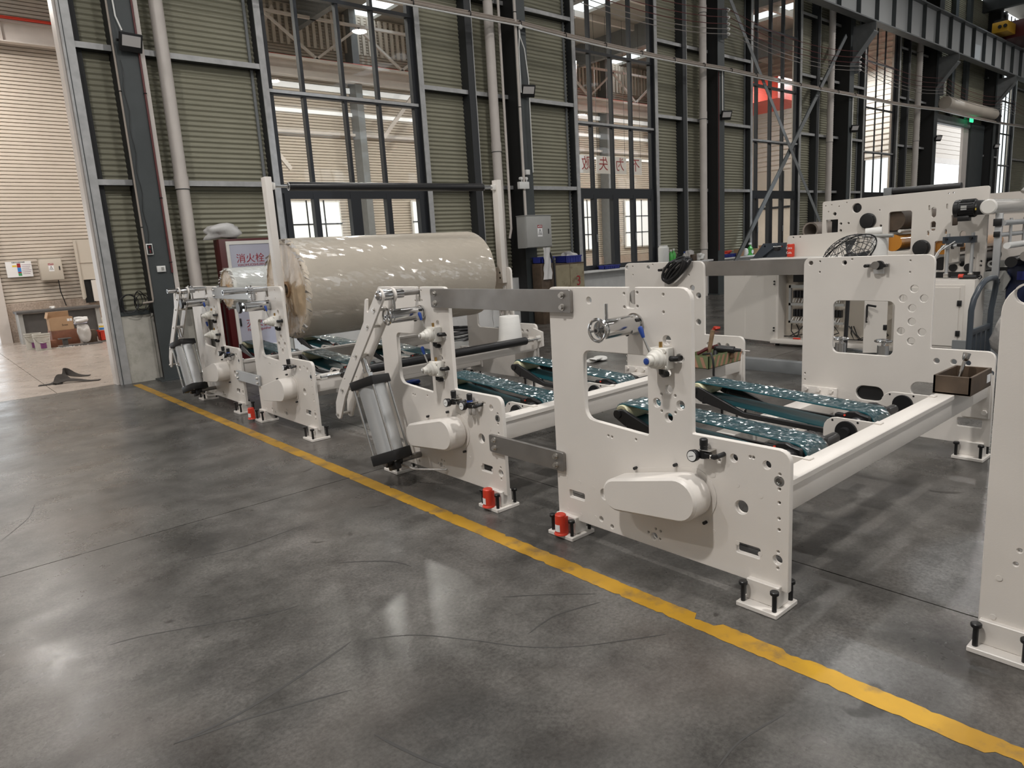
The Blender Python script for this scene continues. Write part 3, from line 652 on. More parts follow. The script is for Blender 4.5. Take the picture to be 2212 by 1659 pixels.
def back_plate(Y0, W, root):
    P = lambda u, z: (Y0+u, z)
    outer = rounded([P(0, .095), P(0, .742), P(.39, .742), P(.39, 1.39), P(W, 1.39), P(W, .095)], [.004, .05, .006, .055, .05, .004])
    holes = [rr(Y0+.635, .665, Y0+1.075, 1.064, .045, 4), slot(Y0+.74, .373, Y0+.83, .373, .055), slot(Y0+.36, .44, Y0+.45, .44, .055), rr(Y0+.05, .215, Y0+.2, .275, .01, 3)]
    for u, z, r in [(.513, 1.154, .026), (.583, 1.085, .026), (.448, 1.087, .026), (.521, 1.018, .026), (.519, .922, .026), (.587, .852, .026), (.45, .851, .026), (.517, .783, .026),
                    (.347, .656, .019), (.242, .657, .019), (.158, .656, .019), (.02, .60, .018), (1.277-.02, 1.349, .017), (1.0, 1.346, .017)]: holes.append(circ(*P(u, z), r, 16))
    for u, z in [(1.29, .479), (1.29, .43), (1.19, 1.36), (1.19, 1.28), (.55, 1.35), (.55, 1.27), (.95, 1.37), (.03, .54)]: holes.append(circ(*P(u-.005, z), .0065, 8))
    MB().prism(outer, 'X', XB, XB+.028, holes, cham=.0028).build('side_frame', 'cream', root, angle=25)
    MB().lathe((XB+.03, Y0+.79, .33), (1, 0, 0), [(0, .0), (0, .11), (.05, .11), (.05, 0)], 20, caps=False).build('rear_pulley', 'black', root)
def foot(x0, yc, root, half=.095):
    mb = MB(); mb.bx(x0-.078, x0+.105, yc-half, yc+half, 0.0, .022, bev=.003); mb.bx(x0-.026, x0+.062, yc-half+.02, yc+half-.02, .022, .118, bev=.003)
    f = mb.build('foot', 'cream', root, angle=25)
    for sx, sy in ((-1, -1), (-1, 1), (1, -1), (1, 1)):
        x, y = x0+.015+sx*.07, yc+sy*(half-.022)
        MB().cyl((x, y, .022), (x, y, .10), .010, seg=12).lathe((x, y, .10), (0, 0, 1), [(0, .018), (.003, .019), (.013, .019), (.016, .016)], 14).build('levelling_bolt', 'black', f)
def drive_guard(Y0, root, flat_end=False):
    a, b = (Y0+.832, .375, .083), (Y0+.47, .435, .105)
    if flat_end:
        poly = hull2(Y0+.85, .355, .068, b[0], b[1], b[2], 12)
        poly = [p for p in poly if p[0] < Y0+.855]; poly += [(Y0+.915, .425), (Y0+.915, .288)]
        poly.sort(key=lambda p: math.atan2(p[1]-.39, p[0]-(Y0+.65)))
    else: poly = hull2(*a, *b, 14)
    x1 = XF-.135
    g = MB().prism(poly, 'X', x1, XF-.002, cham=.012 if not flat_end else .003).build('drive_guard', 'cream', root, angle=40)
    big = hull2(a[0], a[1], a[2]+.02, b[0], b[1], b[2]+.022, 14)
    MB().prism(big, 'X', XF-.0035, XF-.0005).build('guard_flange', 'cream', g)
    mb = MB()
    for u, z in [(.80, .49), (.56, .555), (.40, .31), (.86, .275)]: mb.cyl((XF-.02, Y0+u, z), (XF, Y0+u, z), .008, seg=10)
    mb.build('guard_screw', 'black', g)
def clamp_cylinder(Y0, root, kind):
    y, z = Y0+.785, 1.212
    mb = MB(); mb.lathe((XF, y, z), (-1, 0, 0), [(0, .051), (.012, .053), (.014, .046), (.235, .046), (.238, .041), (.25, .041)], 28)
    mb.cyl((XF-.07, y+.028, z+.028), (XF, y+.028, z+.028), .012).cyl((XF-.07, y-.03, z-.026), (XF, y-.03, z-.026), .012)
    c = mb.build('clamp_cylinder', 'chrome', root)
    MB().cyl((XF-.045, y-.034, z+.02), (XF-.02, y-.034, z+.02), .011).cyl((XF-.05, y+.01, z-.045), (XF-.03, y+.03, z-.047), .010).build('grub_screw', 'black', c)
    if kind == 'wheel':
        MB().cyl((XF-.205, y, z+.03), (XF-.205, y, z+.115), .0085, seg=12).build('locking_pin', 'chrome', c)
        mb = MB().torus((XF-.268, y, z), (1, 0, 0), .050, .0075, 32, 8); mb.cyl((XF-.28, y, z), (XF-.245, y, z), .014)
        for k in range(3):
            t = PI/2+.35+k*2*PI/3; mb.tube([(XF-.266, y, z), (XF-.268, y+.05*math.cos(t), z+.05*math.sin(t))], .006, 6)
        mb.build('handwheel', 'chrome', c); MB().cyl((XF-.282, y, z), (XF-.2795, y, z), .008).build('hub_bore', 'black', c)
    else:
        MB().cyl((XF-.16, y, z+.035), (XF-.16, y, 1.33), .0085, seg=12).build('locking_pin', 'chrome', c)
        mb = MB().lathe((XF-.25, y, z), (-1, 0, 0), [(0, .016), (.02, .018), (.025, .05), (.03, .055), (.045, .055), (.05, .048)], 24); mb.build('hand_knob', 'black', c)
def lever_valve(y, z, root, blue_cap=True):
    x = XF
    mb = MB(); mb.box((x-.03, y, z), (.056, .098, .098), bev=.005)
    mb.lathe((x-.055, y, z), (-1, 0, 0), [(0, .047), (.014, .047), (.016, .042), (.032, .042), (.038, .033), (.058, .030), (.060, .023), (.086, .021)], 24)
    for a in (-1, 1):
        for b in (-1, 1): mb.cyl((x-.062, y+a*.038, z+b*.038), (x-.05, y+a*.038, z+b*.038), .0095, seg=10)
    v = mb.build('lever_valve', 'valve', root)
    MB().lathe((x-.141, y, z), (-1, 0, 0), [(0, .0145), (.004, .0145), (.005, .012)], 20).build('valve_cap', 'blue' if blue_cap else 'zinc', v)
    p0 = Vector((x-.07, y+.032, z+.02)); p1 = Vector((x-.075, y+.066, z+.095)); p2 = Vector((x-.078, y+.085, z+.15))
    MB().cyl(p0, p1, .0055, seg=10).build('lever_rod', 'chrome', v)
    MB().lathe(p1, p2-p1, [(0, .007), (.006, .0085), (.04, .0125), (.05, .011), (.055, .006)], 14).build('lever_grip', 'blue', v)
    MB().tube([(x-.03, y-.046, z), (x-.03, y-.068, z), (x-.022, y-.076, z), (x+.01, y-.078, z)], .013, 10).build('elbow_fitting', 'black', v)
    MB().tube([(x-.03, y, z-.046), (x-.03, y, z-.072), (x-.02, y, z-.080), (x+.01, y, z-.082)], .0145, 10).build('elbow_fitting', 'black', v)
    MB().cyl((x-.03, y+.004, z+.048), (x-.03, y+.004, z+.074), .0085, seg=8).build('brass_plug', 'brass', v)
def regulator(y, z, root, cup=False):
    x = XF-.035
    mb = MB(); mb.cyl((x, y, z-.022), (x, y, z+.012), .019, seg=16).box((x, y-.006, z-.006), (.03, .06, .024), bev=.003).lathe((x, y, z+.014), (0, 0, 1), [(0, .017), (.02, .017), (.022, .0185), (.05, .0185), (.054, .015)], 18)
    r = mb.build('air_regulator', 'black', root)
    MB().box((x+.008, y-.012, z+.017), (.05, .062, .004), bev=.001).build('mounting_bracket', 'zinc', r)
    d = Vector((-.96, .02, .05)).normalized(); g0 = Vector((x-.010, y+.034, z-.012)); g1 = g0+d*.032
    MB().lathe(g0, d, [(0, .012), (.004, .026), (.03, .028), (.033, .0265)], 24).build('gauge_case', 'black', r)
    MB().cyl(g1+d*.0012, g1+d*.002, .0225, seg=24).build('gauge_dial', 'dial', r)
    sd = Vector((-d.y, d.x, 0)); MB().tube([g1+d*.0026-sd*.014-Vector((0, 0, .004)), g1+d*.0026+sd*.010+Vector((0, 0, .003))], .0012, 5).build('gauge_needle', 'black_ink', r)
    MB().tube([(x, y-.03, z-.008), (x, y-.055, z-.010), (x, y-.072, z-.002), (x+.02, y-.08, z+.002), (XF+.01, y-.08, z+.002)], .011, 10).build('elbow_fitting', 'black', r)
    MB().cyl((x, y-.034, z-.008), (x, y-.043, z-.009), .0125, seg=12).build('hex_collar', 'zinc', r)
    if cup:
        for dy in (-.004, -.038):
            MB().lathe((x, y+dy, z-.022), (0, 0, -1), [(0, .014), (.03, .0145), (.042, .011), (.048, .004)], 16).build('water_cup', 'clearbag', r)
        MB().cyl((x, y+.0, z+.014), (x, y+.0, z+.026), .0195, seg=18).build('blue_collar', 'blue', r)
def belt_unit(xc, Y0, root):
    yd, zd, rd = Y0+.258, .517, .064
    yr, zr, r2 = Y0+1.325, .592, .048
    hw = .105
    belt_ = MB().prism(hull2(yr, zr, r2+.006, yd, zd, rd+.006, 18), 'X', xc-hw, xc+hw, [hull2(yr, zr, r2, yd, zd, rd, 18)]).build('drive_belt', 'belt', root, angle=50)
    loop = []
    P_ = [Vector(p) for p in hull2(yr, zr, r2+.0105, yd, zd, rd+.0105, 18)]
    for p, q in zip(P_, P_[1:]+P_[:1]):
        n = max(1, round((q-p).length/.013)); loop += [(p+(q-p)*k/n, Vector(((q-p).y, -(q-p).x)).normalized()) for k in range(n)]
    rg = random.Random(int(xc*100+Y0*1000)); nw = 17; rows = []
    ph = [(rg.uniform(-25, 25), rg.uniform(-60, 60), rg.uniform(0, 6)) for _ in range(5)]
    for i, (p, nrm) in enumerate(loop):
        row = []
        for j in range(nw):
            x = xc-hw-.002+(2*hw+.004)*j/(nw-1); s = i*.013
            h = .0022*sum(math.sin(x*kx*3+s*ks+f) for kx, ks, f in ph)/2.2+rg.uniform(-.0034, .0034)
            q = p+nrm*max(-.003, h); row.append((x, q.x, q.y))
        rows.append(row)
    MB().grid(rows+rows[:1]).build('film_wrap', 'wrap', belt_, smooth=False, recalc=False)['kind'] = 'stuff'
    MB().lathe((xc-.12, yr, zr), (1, 0, 0), [(0, .026), (0, r2-.004), (.006, r2), (.234, r2), (.24, r2-.004), (.24, .026)], 28, caps=False).build('tension_roller', 'roller', root)
    MB().cyl((xc-.16, yr, zr), (xc+.16, yr, zr), .014, seg=12).build('roller_shaft', 'zinc', root)
    MB().cyl((xc-.11, yd, zd), (xc+.11, yd, zd), rd-.002, seg=28).build('drive_drum', 'rubber', root)
    for s in (-1, 1):
        x = xc+s*.145
        arm = [(yr+.03, zr+.018), (yr+.03, zr-.022), (yr-.05, zr-.065), (yr-.37, .462), (Y0+.40, .445), (Y0+.40, .475), (yr-.37, .495), (yr-.24, .545), (yr-.04, zr+.03)]
        a = MB().prism(arm, 'X', x-.012, x+.012, cham=.003).lathe((x-.02, yr, zr), (1, 0, 0), [(0, .026), (.04, .026)], 18).build('belt_arm', 'blackmetal', root, angle=25)
        MB().cyl((x, yr-.075, zr-.075), (x, yr-.08, zr-.03), .016, seg=12).build('arm_clamp', 'black', a)
        xs = xc+s*.128
        sh = rounded([(yd-.055, zd-.03), (yd-.055, zd+.055), (yd-.01, zd+.064), (yd+.02, zd+.076), (yd+.06, zd+.072), (yd+.09, zd+.055), (yd+.135, zd+.058), (yd+.135, zd-.03)], [.006, .012, .01, .02, .02, .01, .012, .006], 3)
        b = MB().prism(sh, 'X', xs-.016, xs+.016, cham=.004).build('bearing_housing', 'black', root, angle=30)
        MB().lathe((xs+s*.014, yd, zd), (s, 0, 0), [(0, .052), (.035, .052), (.04, .046), (.05, .03), (.20, .028)], 26).build('drum_hub', 'blackmetal', b)
        MB().cyl((xs+s*.018, yd+.075, zd+.05), (xs+s*.024, yd+.075, zd+.052), .006, seg=8).build('red_plug', 'red', b)
def bracket_plates(Y0, root):
    for x in (2.95, 3.72, 4.50):
        br = rounded([(Y0+.10, .50), (Y0+.10, .588), (Y0+.385, .590), (Y0+.385, .42), (Y0+.15, .42)], [0, .004, .07, .04, .01])
        b = MB().prism(br, 'X', x-.006, x+.006, cham=.0018).build('bracket_plate', 'cream', root)
        MB().bx(x-.022, x+.022, Y0+.078, Y0+.112, .584, .594, bev=.003).build('weld_foot', 'cream', b)
        MB().lathe((x-.018, Y0+.258, .517), (1, 0, 0), [(0, .03), (0, .058), (.006, .060), (.034, .060), (.04, .056), (.04, .03)], 26).build('bearing_ring', 'black', b)
        for du, z in ((.20, .575), (.335, .572)): MB().cyl((x-.0075, Y0+du, z), (x+.0075, Y0+du, z), .006, seg=8).build('bracket_screw', 'black', b)
def beams(Y0, root):
    mb = MB(); mb.bx(XF+.03, XB, Y0+.025, Y0+.118, .440, .585, bev=.006); mb.bx(XF+.03, XB, Y0+.014, Y0+.03, .556, .585, bev=.003)
    mb.build('cross_beam', 'cream', root, angle=25)
    MB().bx(XF+.03, XB, Y0+1.04, Y0+1.18, .19, .33, bev=.006).build('cross_beam', 'cream', root, angle=25)
    for y0, y1, z0, z1, bl in ((Y0+.01, Y0+.17, .29, .60, [(.035, .55), (.035, .335)]), (Y0+1.02, Y0+1.30, .16, .385, [(1.06, .362), (1.16, .362), (1.26, .362)])):
        pd = MB().bx(XB-.022, XB, y0, y1, z0, z1, bev=.004).build('end_pad', 'cream', root, angle=25)
        mb = MB()
        for u, z in bl: mb.cyl((XB-.022, Y0+u, z), (XB-.040, Y0+u, z), .017, seg=6)
        mb.build('pad_bolt', 'cream', pd)
def swing_arms(Y0, root):
    py, pz = Y0+.80, 1.352
    dirv = Vector((.793, -.838)).normalized(); nrm = Vector((dirv.y, -dirv.x))      # along and across the arm, in (Y, Z)
    def Q(a, b): v = Vector((py, pz))+dirv*a+nrm*b; return (v.x, v.y)
    body = rounded([Q(-.04, -.045), Q(-.04, .045), Q(.30, .05), Q(.62, .05), Q(.98, .055), Q(1.185, .10), Q(1.235, .055), Q(1.18, .015), Q(1.13, -.02), Q(.98, -.045), Q(.55, -.05), Q(.30, -.055), Q(.16, -.125), Q(.13, -.112), Q(.23, -.05)],
                   [.04, .04, 0, 0, .05, .03, .03, .02, .02, .04, 0, .02, .008, .008, .01])
    gap = [Q(.20, -.035+.02), Q(.22, -.035+.02), Q(.30, -.02), Q(.24, -.045)]
    for x in (2.300, 2.392):
        arm = MB().prism(body, 'X', x, x+.016, [circ(*Q(.62, -.02), .006, 8), circ(*Q(.86, -.02), .006, 8)], cham=.002).build('swing_arm', 'cream', root, angle=25)
        mb = MB()
        for a in (.13, .29, .585, .96, 1.185):
            q = Q(a, .0 if a < 1 else .055); bolt(mb, (x, q[0], q[1]), (-1, 0, 0), .010, .010)
        mb.build('arm_bolt', 'zinc', arm)
    mb = MB()
    for a in (.13, .29, .585, .96): q = Q(a, 0); mb.cyl((2.315, q[0], q[1]), (2.393, q[0], q[1]), .014, seg=14)
    q = Q(1.185, .055); mb.cyl((2.30, q[0], q[1]), (2.41, q[0], q[1]), .012, seg=14)
    mb.build('spacer_pin', 'zinc', root)
    MB().lathe((2.272, py, pz), (1, 0, 0), [(0, .012), (.012, .030), (.03, .033), (.04, .036), (.11, .036), (.112, .030), (.20, .030)], 24).build('arm_hub', 'chrome', root)
    # cylinder hung between arm pin and a post near the frame's foot
    q = Q(.585, 0); top = Vector((2.352, q[0], q[1])); low = Vector((2.375, Y0+.955, .185)); ax = (low-top).normalized()
    q3 = ax.to_track_quat('Z', 'Y').to_matrix().to_4x4()
    def T(d): return Matrix.Translation(top+ax*d) @ q3
    c = MB().cyl(top+ax*.23, top+ax*.735, .094, seg=36).build('air_cylinder', 'alu', root)
    roll = Matrix.Rotation(math.radians(72), 4, 'Z')
    for d, h in ((.20, .062), (.74, .075)):
        MB().box((0, 0, 0), (.205, .205, h), bev=.006, mtx=T(d) @ roll).build('end_cap', 'black', c)
    for sx in (-1, 1):
        for sy in (-1, 1):
            a = T(.17) @ roll @ Vector((sx*.087, sy*.087, 0)); b = T(.78) @ roll @ Vector((sx*.087, sy*.087, 0)); MB().cyl(a, b, .0085, seg=12).build('tie_rod', 'chrome', c)
    MB().cyl(top+ax*.03, top+ax*.18, .022, seg=20).cyl(top+ax*.10, top+ax*.125, .028, seg=20).cyl(top+ax*.135, top+ax*.165, .036, seg=6).build('piston_rod', 'chrome', c)
    MB().lathe(top-Vector((.02, 0, 0)), (1, 0, 0), [(0, .022), (.04, .022)], 18).box((0, 0, .012), (.03, .03, .05), mtx=T(.0)).build('rod_eye', 'zinc', c)
    MB().box((0, 0, 0), (.05, .10, .08), bev=.01, mtx=T(.80)).cyl(low-Vector((.06, 0, 0)), low+Vector((.06, 0, 0)), .03, seg=16).build('clevis', 'black', c)
    MB().cyl((2.30, low.y, low.z), (XF, low.y, low.z), .022, seg=18).build('pivot_post', 'steel', root)
    mb = MB()
    for k in range(2): mb.tube([top+ax*.72+Vector((.1, .02-.05*k, 0)), low+Vector((.02, .16, -.02+.03*k)), low+Vector((.10, -.10, -.06)), (XF-.01, Y0+.62, .14)], .006, 6)
    mb.build('air_hose', 'clearbag', root)
def stand(name_label, Y0, W, long_pipe, arms, valves, regs, flat_guard, knob):
    root = thing('reel_stand', name_label, 'machine', (XF, Y0, 0), 'reel stands in a row')
    front_plate(Y0, W, root); back_plate(Y0, W-.06, root); beams(Y0, root)
    for yc in (Y0+.105, Y0+W-.078): foot(XF, yc, root); foot(XB, yc, root)
    drive_guard(Y0, root, flat_guard); clamp_cylinder(Y0, root, knob)
    for i, z in enumerate(valves): lever_valve(Y0+.612, z, root, len(valves) == 1 and Y0 < 2)
    for i, (u, z) in enumerate(regs): regulator(Y0+u, z, root, cup=(i == 1))
    for xc in (3.235, 4.01): belt_unit(xc, Y0, root)
    bracket_plates(Y0, root)
    if arms: swing_arms(Y0, root)
    y = Y0+.81
    if long_pipe:
        MB().pipe((2.19, y, 1.36), (2.75, y, 1.36), .023, .017, 20).build('support_pipe', 'chrome', root)
        MB().lathe((2.41, y, 1.36), (1, 0, 0), [(0, .037), (.02, .037), (.02, .033), (.03, .033), (.03, .037), (.05, .037)], 22).cyl((2.42, y, 1.36), (2.42, y+.01, 1.405), .008).cyl((2.45, y, 1.36), (2.45, y-.01, 1.405), .008).build('pipe_collar', 'chrome', root)
    else: MB().cyl((2.40, y, 1.352), (XF+.01, y, 1.352), .018, seg=20).build('pivot_rod', 'steel', root) if arms else None
    ch = MB().lathe((XF+.03, y, 1.335), (1, 0, 0), [(0, .034), (.06, .036), (.062, .033), (.10, .033)], 24).build('roll_chuck', 'chrome', root)
    MB().cyl((XF+.128, y, 1.335), (XF+.135, y, 1.335), .031, seg=20).build('chuck_face', 'black', ch)
    cl = MB().cyl((XB-.07, Y0+.755, 1.325), (XB, Y0+.755, 1.325), .028, seg=20).box((XB-.02, Y0+.755, 1.322), (.03, .15, .026), bev=.003).build('rear_chuck', 'steel', root)
    MB().cyl((XB-.075, Y0+.82, 1.322), (XB-.03, Y0+.82, 1.322), .012).cyl((XB-.075, Y0+.69, 1.322), (XB-.03, Y0+.69, 1.322), .012).cyl((XB-.055, Y0+.735, 1.325), (XB-.03, Y0+.735, 1.325), .032).build('chuck_bolt', 'black', cl)
    return root
YS = [1.33, 3.157, 5.753, 7.53]
st3 = stand('cream reel stand nearest the camera, empty cradle, red cap at its left foot', YS[0], 1.372, False, False, [1.065], [(.387, .652)], False, 'wheel')
st2 = stand('cream reel stand with swing arm and silver cylinder, second from the front', YS[1], 1.345, False, True, [1.078, .850], [(.44, .652), (.27, .652)], False, 'wheel')
st1 = stand('cream reel stand under the large wrapped roll, with two tall uprights', YS[2], 1.345, True, False, [1.065], [(.42, .652)], True, 'knob')
st0 = stand('cream reel stand closest to the wall, holding the small wrapped roll', YS[3], 1.40, True, True, [1.065, .845], [(.40, .652), (.24, .642)], True, 'knob')
# uprights, guide rollers of the big-roll stand
Y1 = YS[2]
for x, yy in ((2.66, Y1+.64), (5.285, Y1+.50)):
    u_ = MB().bx(x-.032, x+.032, yy-.045, yy+.045, 1.21, 2.37, bev=.004).build('upright', 'cream', st1, angle=25)
    s = 1 if x < 4 else -1
    MB().box((x+s*.05, yy, 2.29), (.04, .05, .06), bev=.004).build('roller_bracket', 'white_paint', u_)
    if s < 0:
        MB().cyl((x-.034, yy, 1.27), (x-.031, yy, 1.27), .012).cyl((x-.034, yy, 1.33), (x-.031, yy, 1.33), .012).build('bolt_hole', 'black', u_)
MB().cyl((2.70, Y1+.64, 2.29), (5.25, Y1+.50, 2.29), .013, seg=14).build('roller_shaft', 'chrome', st1)
a, b = Vector((2.86, Y1+.631, 2.29)), Vector((5.09, Y1+.509, 2.29))
MB().lathe(a, b-a, [(0, .02), (0, .038), (.012, .041), (2.22, .041), (2.233, .038), (2.233, .02)], 28).build('guide_roller', 'rubber', st1)
MB().torus(a, b-a, .034, .005).torus(b, b-a, .034, .005).build('roller_end_ring', 'chrome', st1)
MB().cyl((2.63, Y1-.09, .59), (5.32, Y1-.09, .59), .012, seg=14).build('roller_shaft', 'chrome', st1)
MB().lathe((2.83, Y1-.09, .59), (1, 0, 0), [(0, .02), (0, .04), (.012, .043), (2.23, .043), (2.24, .04), (2.24, .02)], 28).build('guide_roller', 'rubber', st1)
MB().box((2.66, Y1-.08, .59), (.06, .04, .05), bev=.006).box((5.27, Y1-.08, .59), (.05, .04, .06), bev=.006).build('shaft_holder', 'white_paint', st1)
MB().prism([(Y1-.12, .50), (Y1-.12, .66), (Y1+.03, .70), (Y1+.03, .45)], 'X', XB-.03, XB-.005).build('holder_plate', 'cream', st1)
# the partial frame at the right edge
root = thing('machine_frame', 'cream machine frame cut off by the right edge, round-topped post', 'machine', (2.87, 0, 0))
outer = rounded([(-.72, .095), (-.72, .75), (-.1, .75), (-.1, 1.388), (.712, 1.388), (.712, .095)], [0, .05, .006, .10, .11, .004], 8)
MB().prism(outer, 'X', 2.87, 2.90, [circ(.643, 1.343, .034, 20), circ(.60, .42, .008), circ(.608, .365, .008), circ(.30, 1.30, .02), rr(.42, .16, .54, .21, .01, 3), rr(-.02, .70, .40, 1.06, .05)], cham=.0028).build('side_frame', 'cream', root, angle=25)
MB().lathe((2.869, .655, .295), (-1, 0, 0), [(0, .011), (.002, .0105)], 14).lathe((2.869, .665, .135), (-1, 0, 0), [(0, .011), (.002, .0105)], 14).build('weld_plug', 'cream', root)
foot(2.875, .625, root, .10); foot(2.875, -.55, root)
# flat steel bars bolted between the stands
def tie_bar(y0, y1, z0, z1, label, x=XF-.022, t=.02, side=-1, m='steel'):
    b = tag(MB().prism(rr(y0, z0, y1, z1, .012, 3), 'X', x, x+t, cham=.0015).build('tie_bar', m, angle=25), label, 'steel bar', 'tie bars')
    for y in (y0+.06, y1-.05):
        for z in (z0+.03, z1-.03):
            mb = MB(); bolt(mb, (x if side < 0 else x+t, y, z), (side, 0, 0), .012, .014); mb.build('hex_bolt', 'zinc', b)
tie_bar(2.52, 3.79, 1.252, 1.374, 'long grey steel bar joining the tops of the two front stands')
tie_bar(2.625, 3.275, .368, .478, 'short grey steel bar low between the two front stands')
tie_bar(6.86, 8.06, 1.252, 1.374, 'bright steel bar joining the tops of the two stands near the wall', m='alu')
tie_bar(6.99, 7.66, .368, .478, 'cream-reflecting steel bar low between the two stands near the wall', m='alu')
tie_bar(2.42, 3.68, 1.258, 1.384, 'grey steel bar across the far tops of the two front stands', x=XB+.03, side=1)
tie_bar(6.75, 8.00, 1.258, 1.384, 'grey steel bar across the far tops of the wall-side stands', x=XB+.03, side=1)
# wrapped paper rolls resting in the stands
def wrapped_roll(name, label, x0, x1, y, z, r, m, rc=.075):
    t = thing(name, label, 'paper roll', ((x0+x1)/2, y, z)); rnd = random.Random(int(r*1000)); seg = 72; L = x1-x0
    rows = []
    for d, k in [(0, .90), (.0, .955), (.012, .985), (.04, 1.0)]+[(.04+(L-.08)*i/40, 1.0) for i in range(1, 40)]+[(L-.04, 1.0), (L-.012, .985), (L, .955), (L, .90)]:
        rows.append([(x0+d+rnd.uniform(-.004, .004)*(k < 1), y+(r*k+rnd.uniform(-.0014, .0014))*math.cos(a*2*PI/seg), z+(r*k+rnd.uniform(-.0014, .0014))*math.sin(a*2*PI/seg)) for a in range(seg)])
    MB().grid(rows, closed_u=True).build('film_wrap', m, t, angle=60)
    nu, nv = int(2*PI*r/.026), int(L/.05); rows = []; rg = random.Random(8)
    for i in range(nv+1):
        rows.append([(x0+.03+(L-.06)*i/nv+rg.uniform(-.015, .015), y+q_*math.cos(a_), z+q_*math.sin(a_)) for k in range(nu) for a_, q_ in [((k+rg.uniform(-.3, .3))*2*PI/nu, r*1.004+.002+rg.uniform(-.0022, .0022))]])
    MB().grid(rows, closed_u=True).build('clear_film', 'roll_wrap', t, smooth=False, recalc=False)['kind'] = 'stuff'
    for xx, s in ((x0, -1), (x1, 1)):
        rows = [[(xx-s*.012*(1 if kk < 1 else 0)+s*rnd.uniform(-.004, .004), y+(rc+(r*.93-rc)*kk)*math.cos(a*2*PI/seg), z+(rc+(r*.93-rc)*kk)*math.sin(a*2*PI/seg)) for a in range(seg)] for kk in [i/9 for i in range(10)]]
        MB().grid(rows, closed_u=True).build('roll_end', 'paper_end', t, angle=70)
        MB().pipe((xx+s*.006, y, z), (xx-s*.05, y, z), rc, rc*.7, 24).build('core_tube', 'card', t)
    # loose flaps of film round the end
    mb = MB()
    for k in range(70):
        a = k/70*2*PI; rr_ = r*(.97+rnd.uniform(-.05, .03)); p = Vector((x0-rnd.uniform(.004, .03), y+rr_*math.cos(a), z+rr_*math.sin(a)))
        q = p+Vector((rnd.uniform(.01, .05), rnd.uniform(-.05, .05), rnd.uniform(-.05, .05)))*(r/.48); s_ = Vector((x0+.03, y+r*1.004*math.cos(a+.09), z+r*1.004*math.sin(a+.09)))
        v = [mb.bm.verts.new(c_) for c_ in (p, q, s_)]; mb.bm.faces.new(v)
    mb.build('film_flap', 'clearbag', t, smooth=False)['kind'] = 'stuff'
    MB().cyl((XF+.05, y, z), (XB, y, z), .034, seg=20).build('roll_shaft', 'steel', t)
    return t
wrapped_roll('paper_roll', 'huge cream paper roll in stretch film, lying across the stand below the black roller', 2.79, 5.06, Y1+.80, 1.34, .482, 'film')
wrapped_roll('paper_roll', 'smaller whitish roll in crinkled film, resting in the stand closest to the wall', 2.84, 5.0, YS[3]+.80, 1.335, .238, 'film_white', .05)
# red floor-bolt covers with a round white sticker
for x, y, yaw, lab in ((2.530, 2.620, 0.1, 'red plastic cap on the left foot of the nearest stand'), (2.530, 3.262, -.1, 'red plastic cap on the right foot of the swing-arm stand'), (2.50, 7.13, .5, 'red plastic cap at the left foot of the big-roll stand, facing its sticker out')):
    c = MB().lathe((x, y, .0225), (0, 0, 1), [(0, .040), (.006, .039), (.012, .034), (.112, .031), (.117, .027)], 24).bx(x-.004, x+.024, y-.034, y-.028, .03, .128).build('bolt_cap', 'red')
    tag(c, lab, 'red cap', 'red floor caps')
    mb = MB(); rows = [[(x+.0345*math.cos(PI+yaw+t), y+.0345*math.sin(PI+yaw+t), z) for t in [(-.5+i*.1) for i in range(11)]] for z in (.045, .085)]
    mb.grid(rows).build('round_sticker', 'white_ink', c); MB().cyl((x, y, .1365), (x, y, .137), .008, seg=12).build('bolt_hole', 'black', c)

# ------------------------------------------------------------------ services on the wall
def pvc(x, y, r, z0, z1, label, joints=(2.85, 5.7)):
    o = thing('drain_pipe', label, 'pipe', (x, y, z0), 'rainwater pipes on the columns')
    MB().cyl((x, y, z0), (x, y, z1), r, seg=20).build('pipe_run', 'pvc', o)
    for z in joints:
        j = MB().cyl((x, y, z-.09), (x, y, z+.09), r+.008, seg=20).build('pipe_socket', 'pvc', o)
        MB().torus((x, y, z-.09), (0, 0, 1), r+.004, .007).build('strap_band', 'dark_steel', j)
pvc(3.345, 11.12, .092, 0, 11.4, 'pale drain pipe standing beside the first column, behind the small roll', (.98, 1.18, 2.83, 5.8))
pvc(9.42, 11.08, .095, 0, 11.4, 'pale drain pipe close to the column with the grey electric box', (1.3, 3.6, 6.4))
pvc(16.60, 11.06, .095, 0, 11.4, 'pale drain pipe left of the column before the diagonal braces', (1.35, 4.72, 7.3))
pvc(23.85, 11.06, .10, 0, 11.4, 'pale drain pipe right of the diagonal braces', (4.5, 7.0))
pvc(31.3, 11.06, .11, 0, 11.4, 'pale drain pipe left of the open roller door', (4.9, 8.2))
def tubed(name, label, cat, pts, r, m, group=None, clips=(), seg=8):
    o = tag(MB().tube(pts, r, seg).build(name, m), label, cat, group)
    for p, ax in clips: MB().torus(p, ax, r+.004, .006, 14, 6).build('pipe_clip', 'black', o)
    return o
tubed('conduit', 'thin beige conduit down the first column, ending in an elbow over the cable loops', 'conduit', [(2.66, 10.905, 11.3), (2.66, 10.905, 1.20), (2.655, 10.90, 1.16), (2.52, 10.90, 1.15)], .014, 'conduit', 'conduits', [((2.66, 10.905, z), (0, 0, 1)) for z in (2.2, 4.0, 5.8)])
tubed('conduit', 'brown conduit along the inner edge of the first column', 'conduit', [(2.975, 10.91, 11.3), (2.975, 10.91, 1.55)], .014, 'wire_red', 'conduits', [((2.975, 10.91, z), (0, 0, 1)) for z in (1.7, 2.6, 4.0, 5.6)])
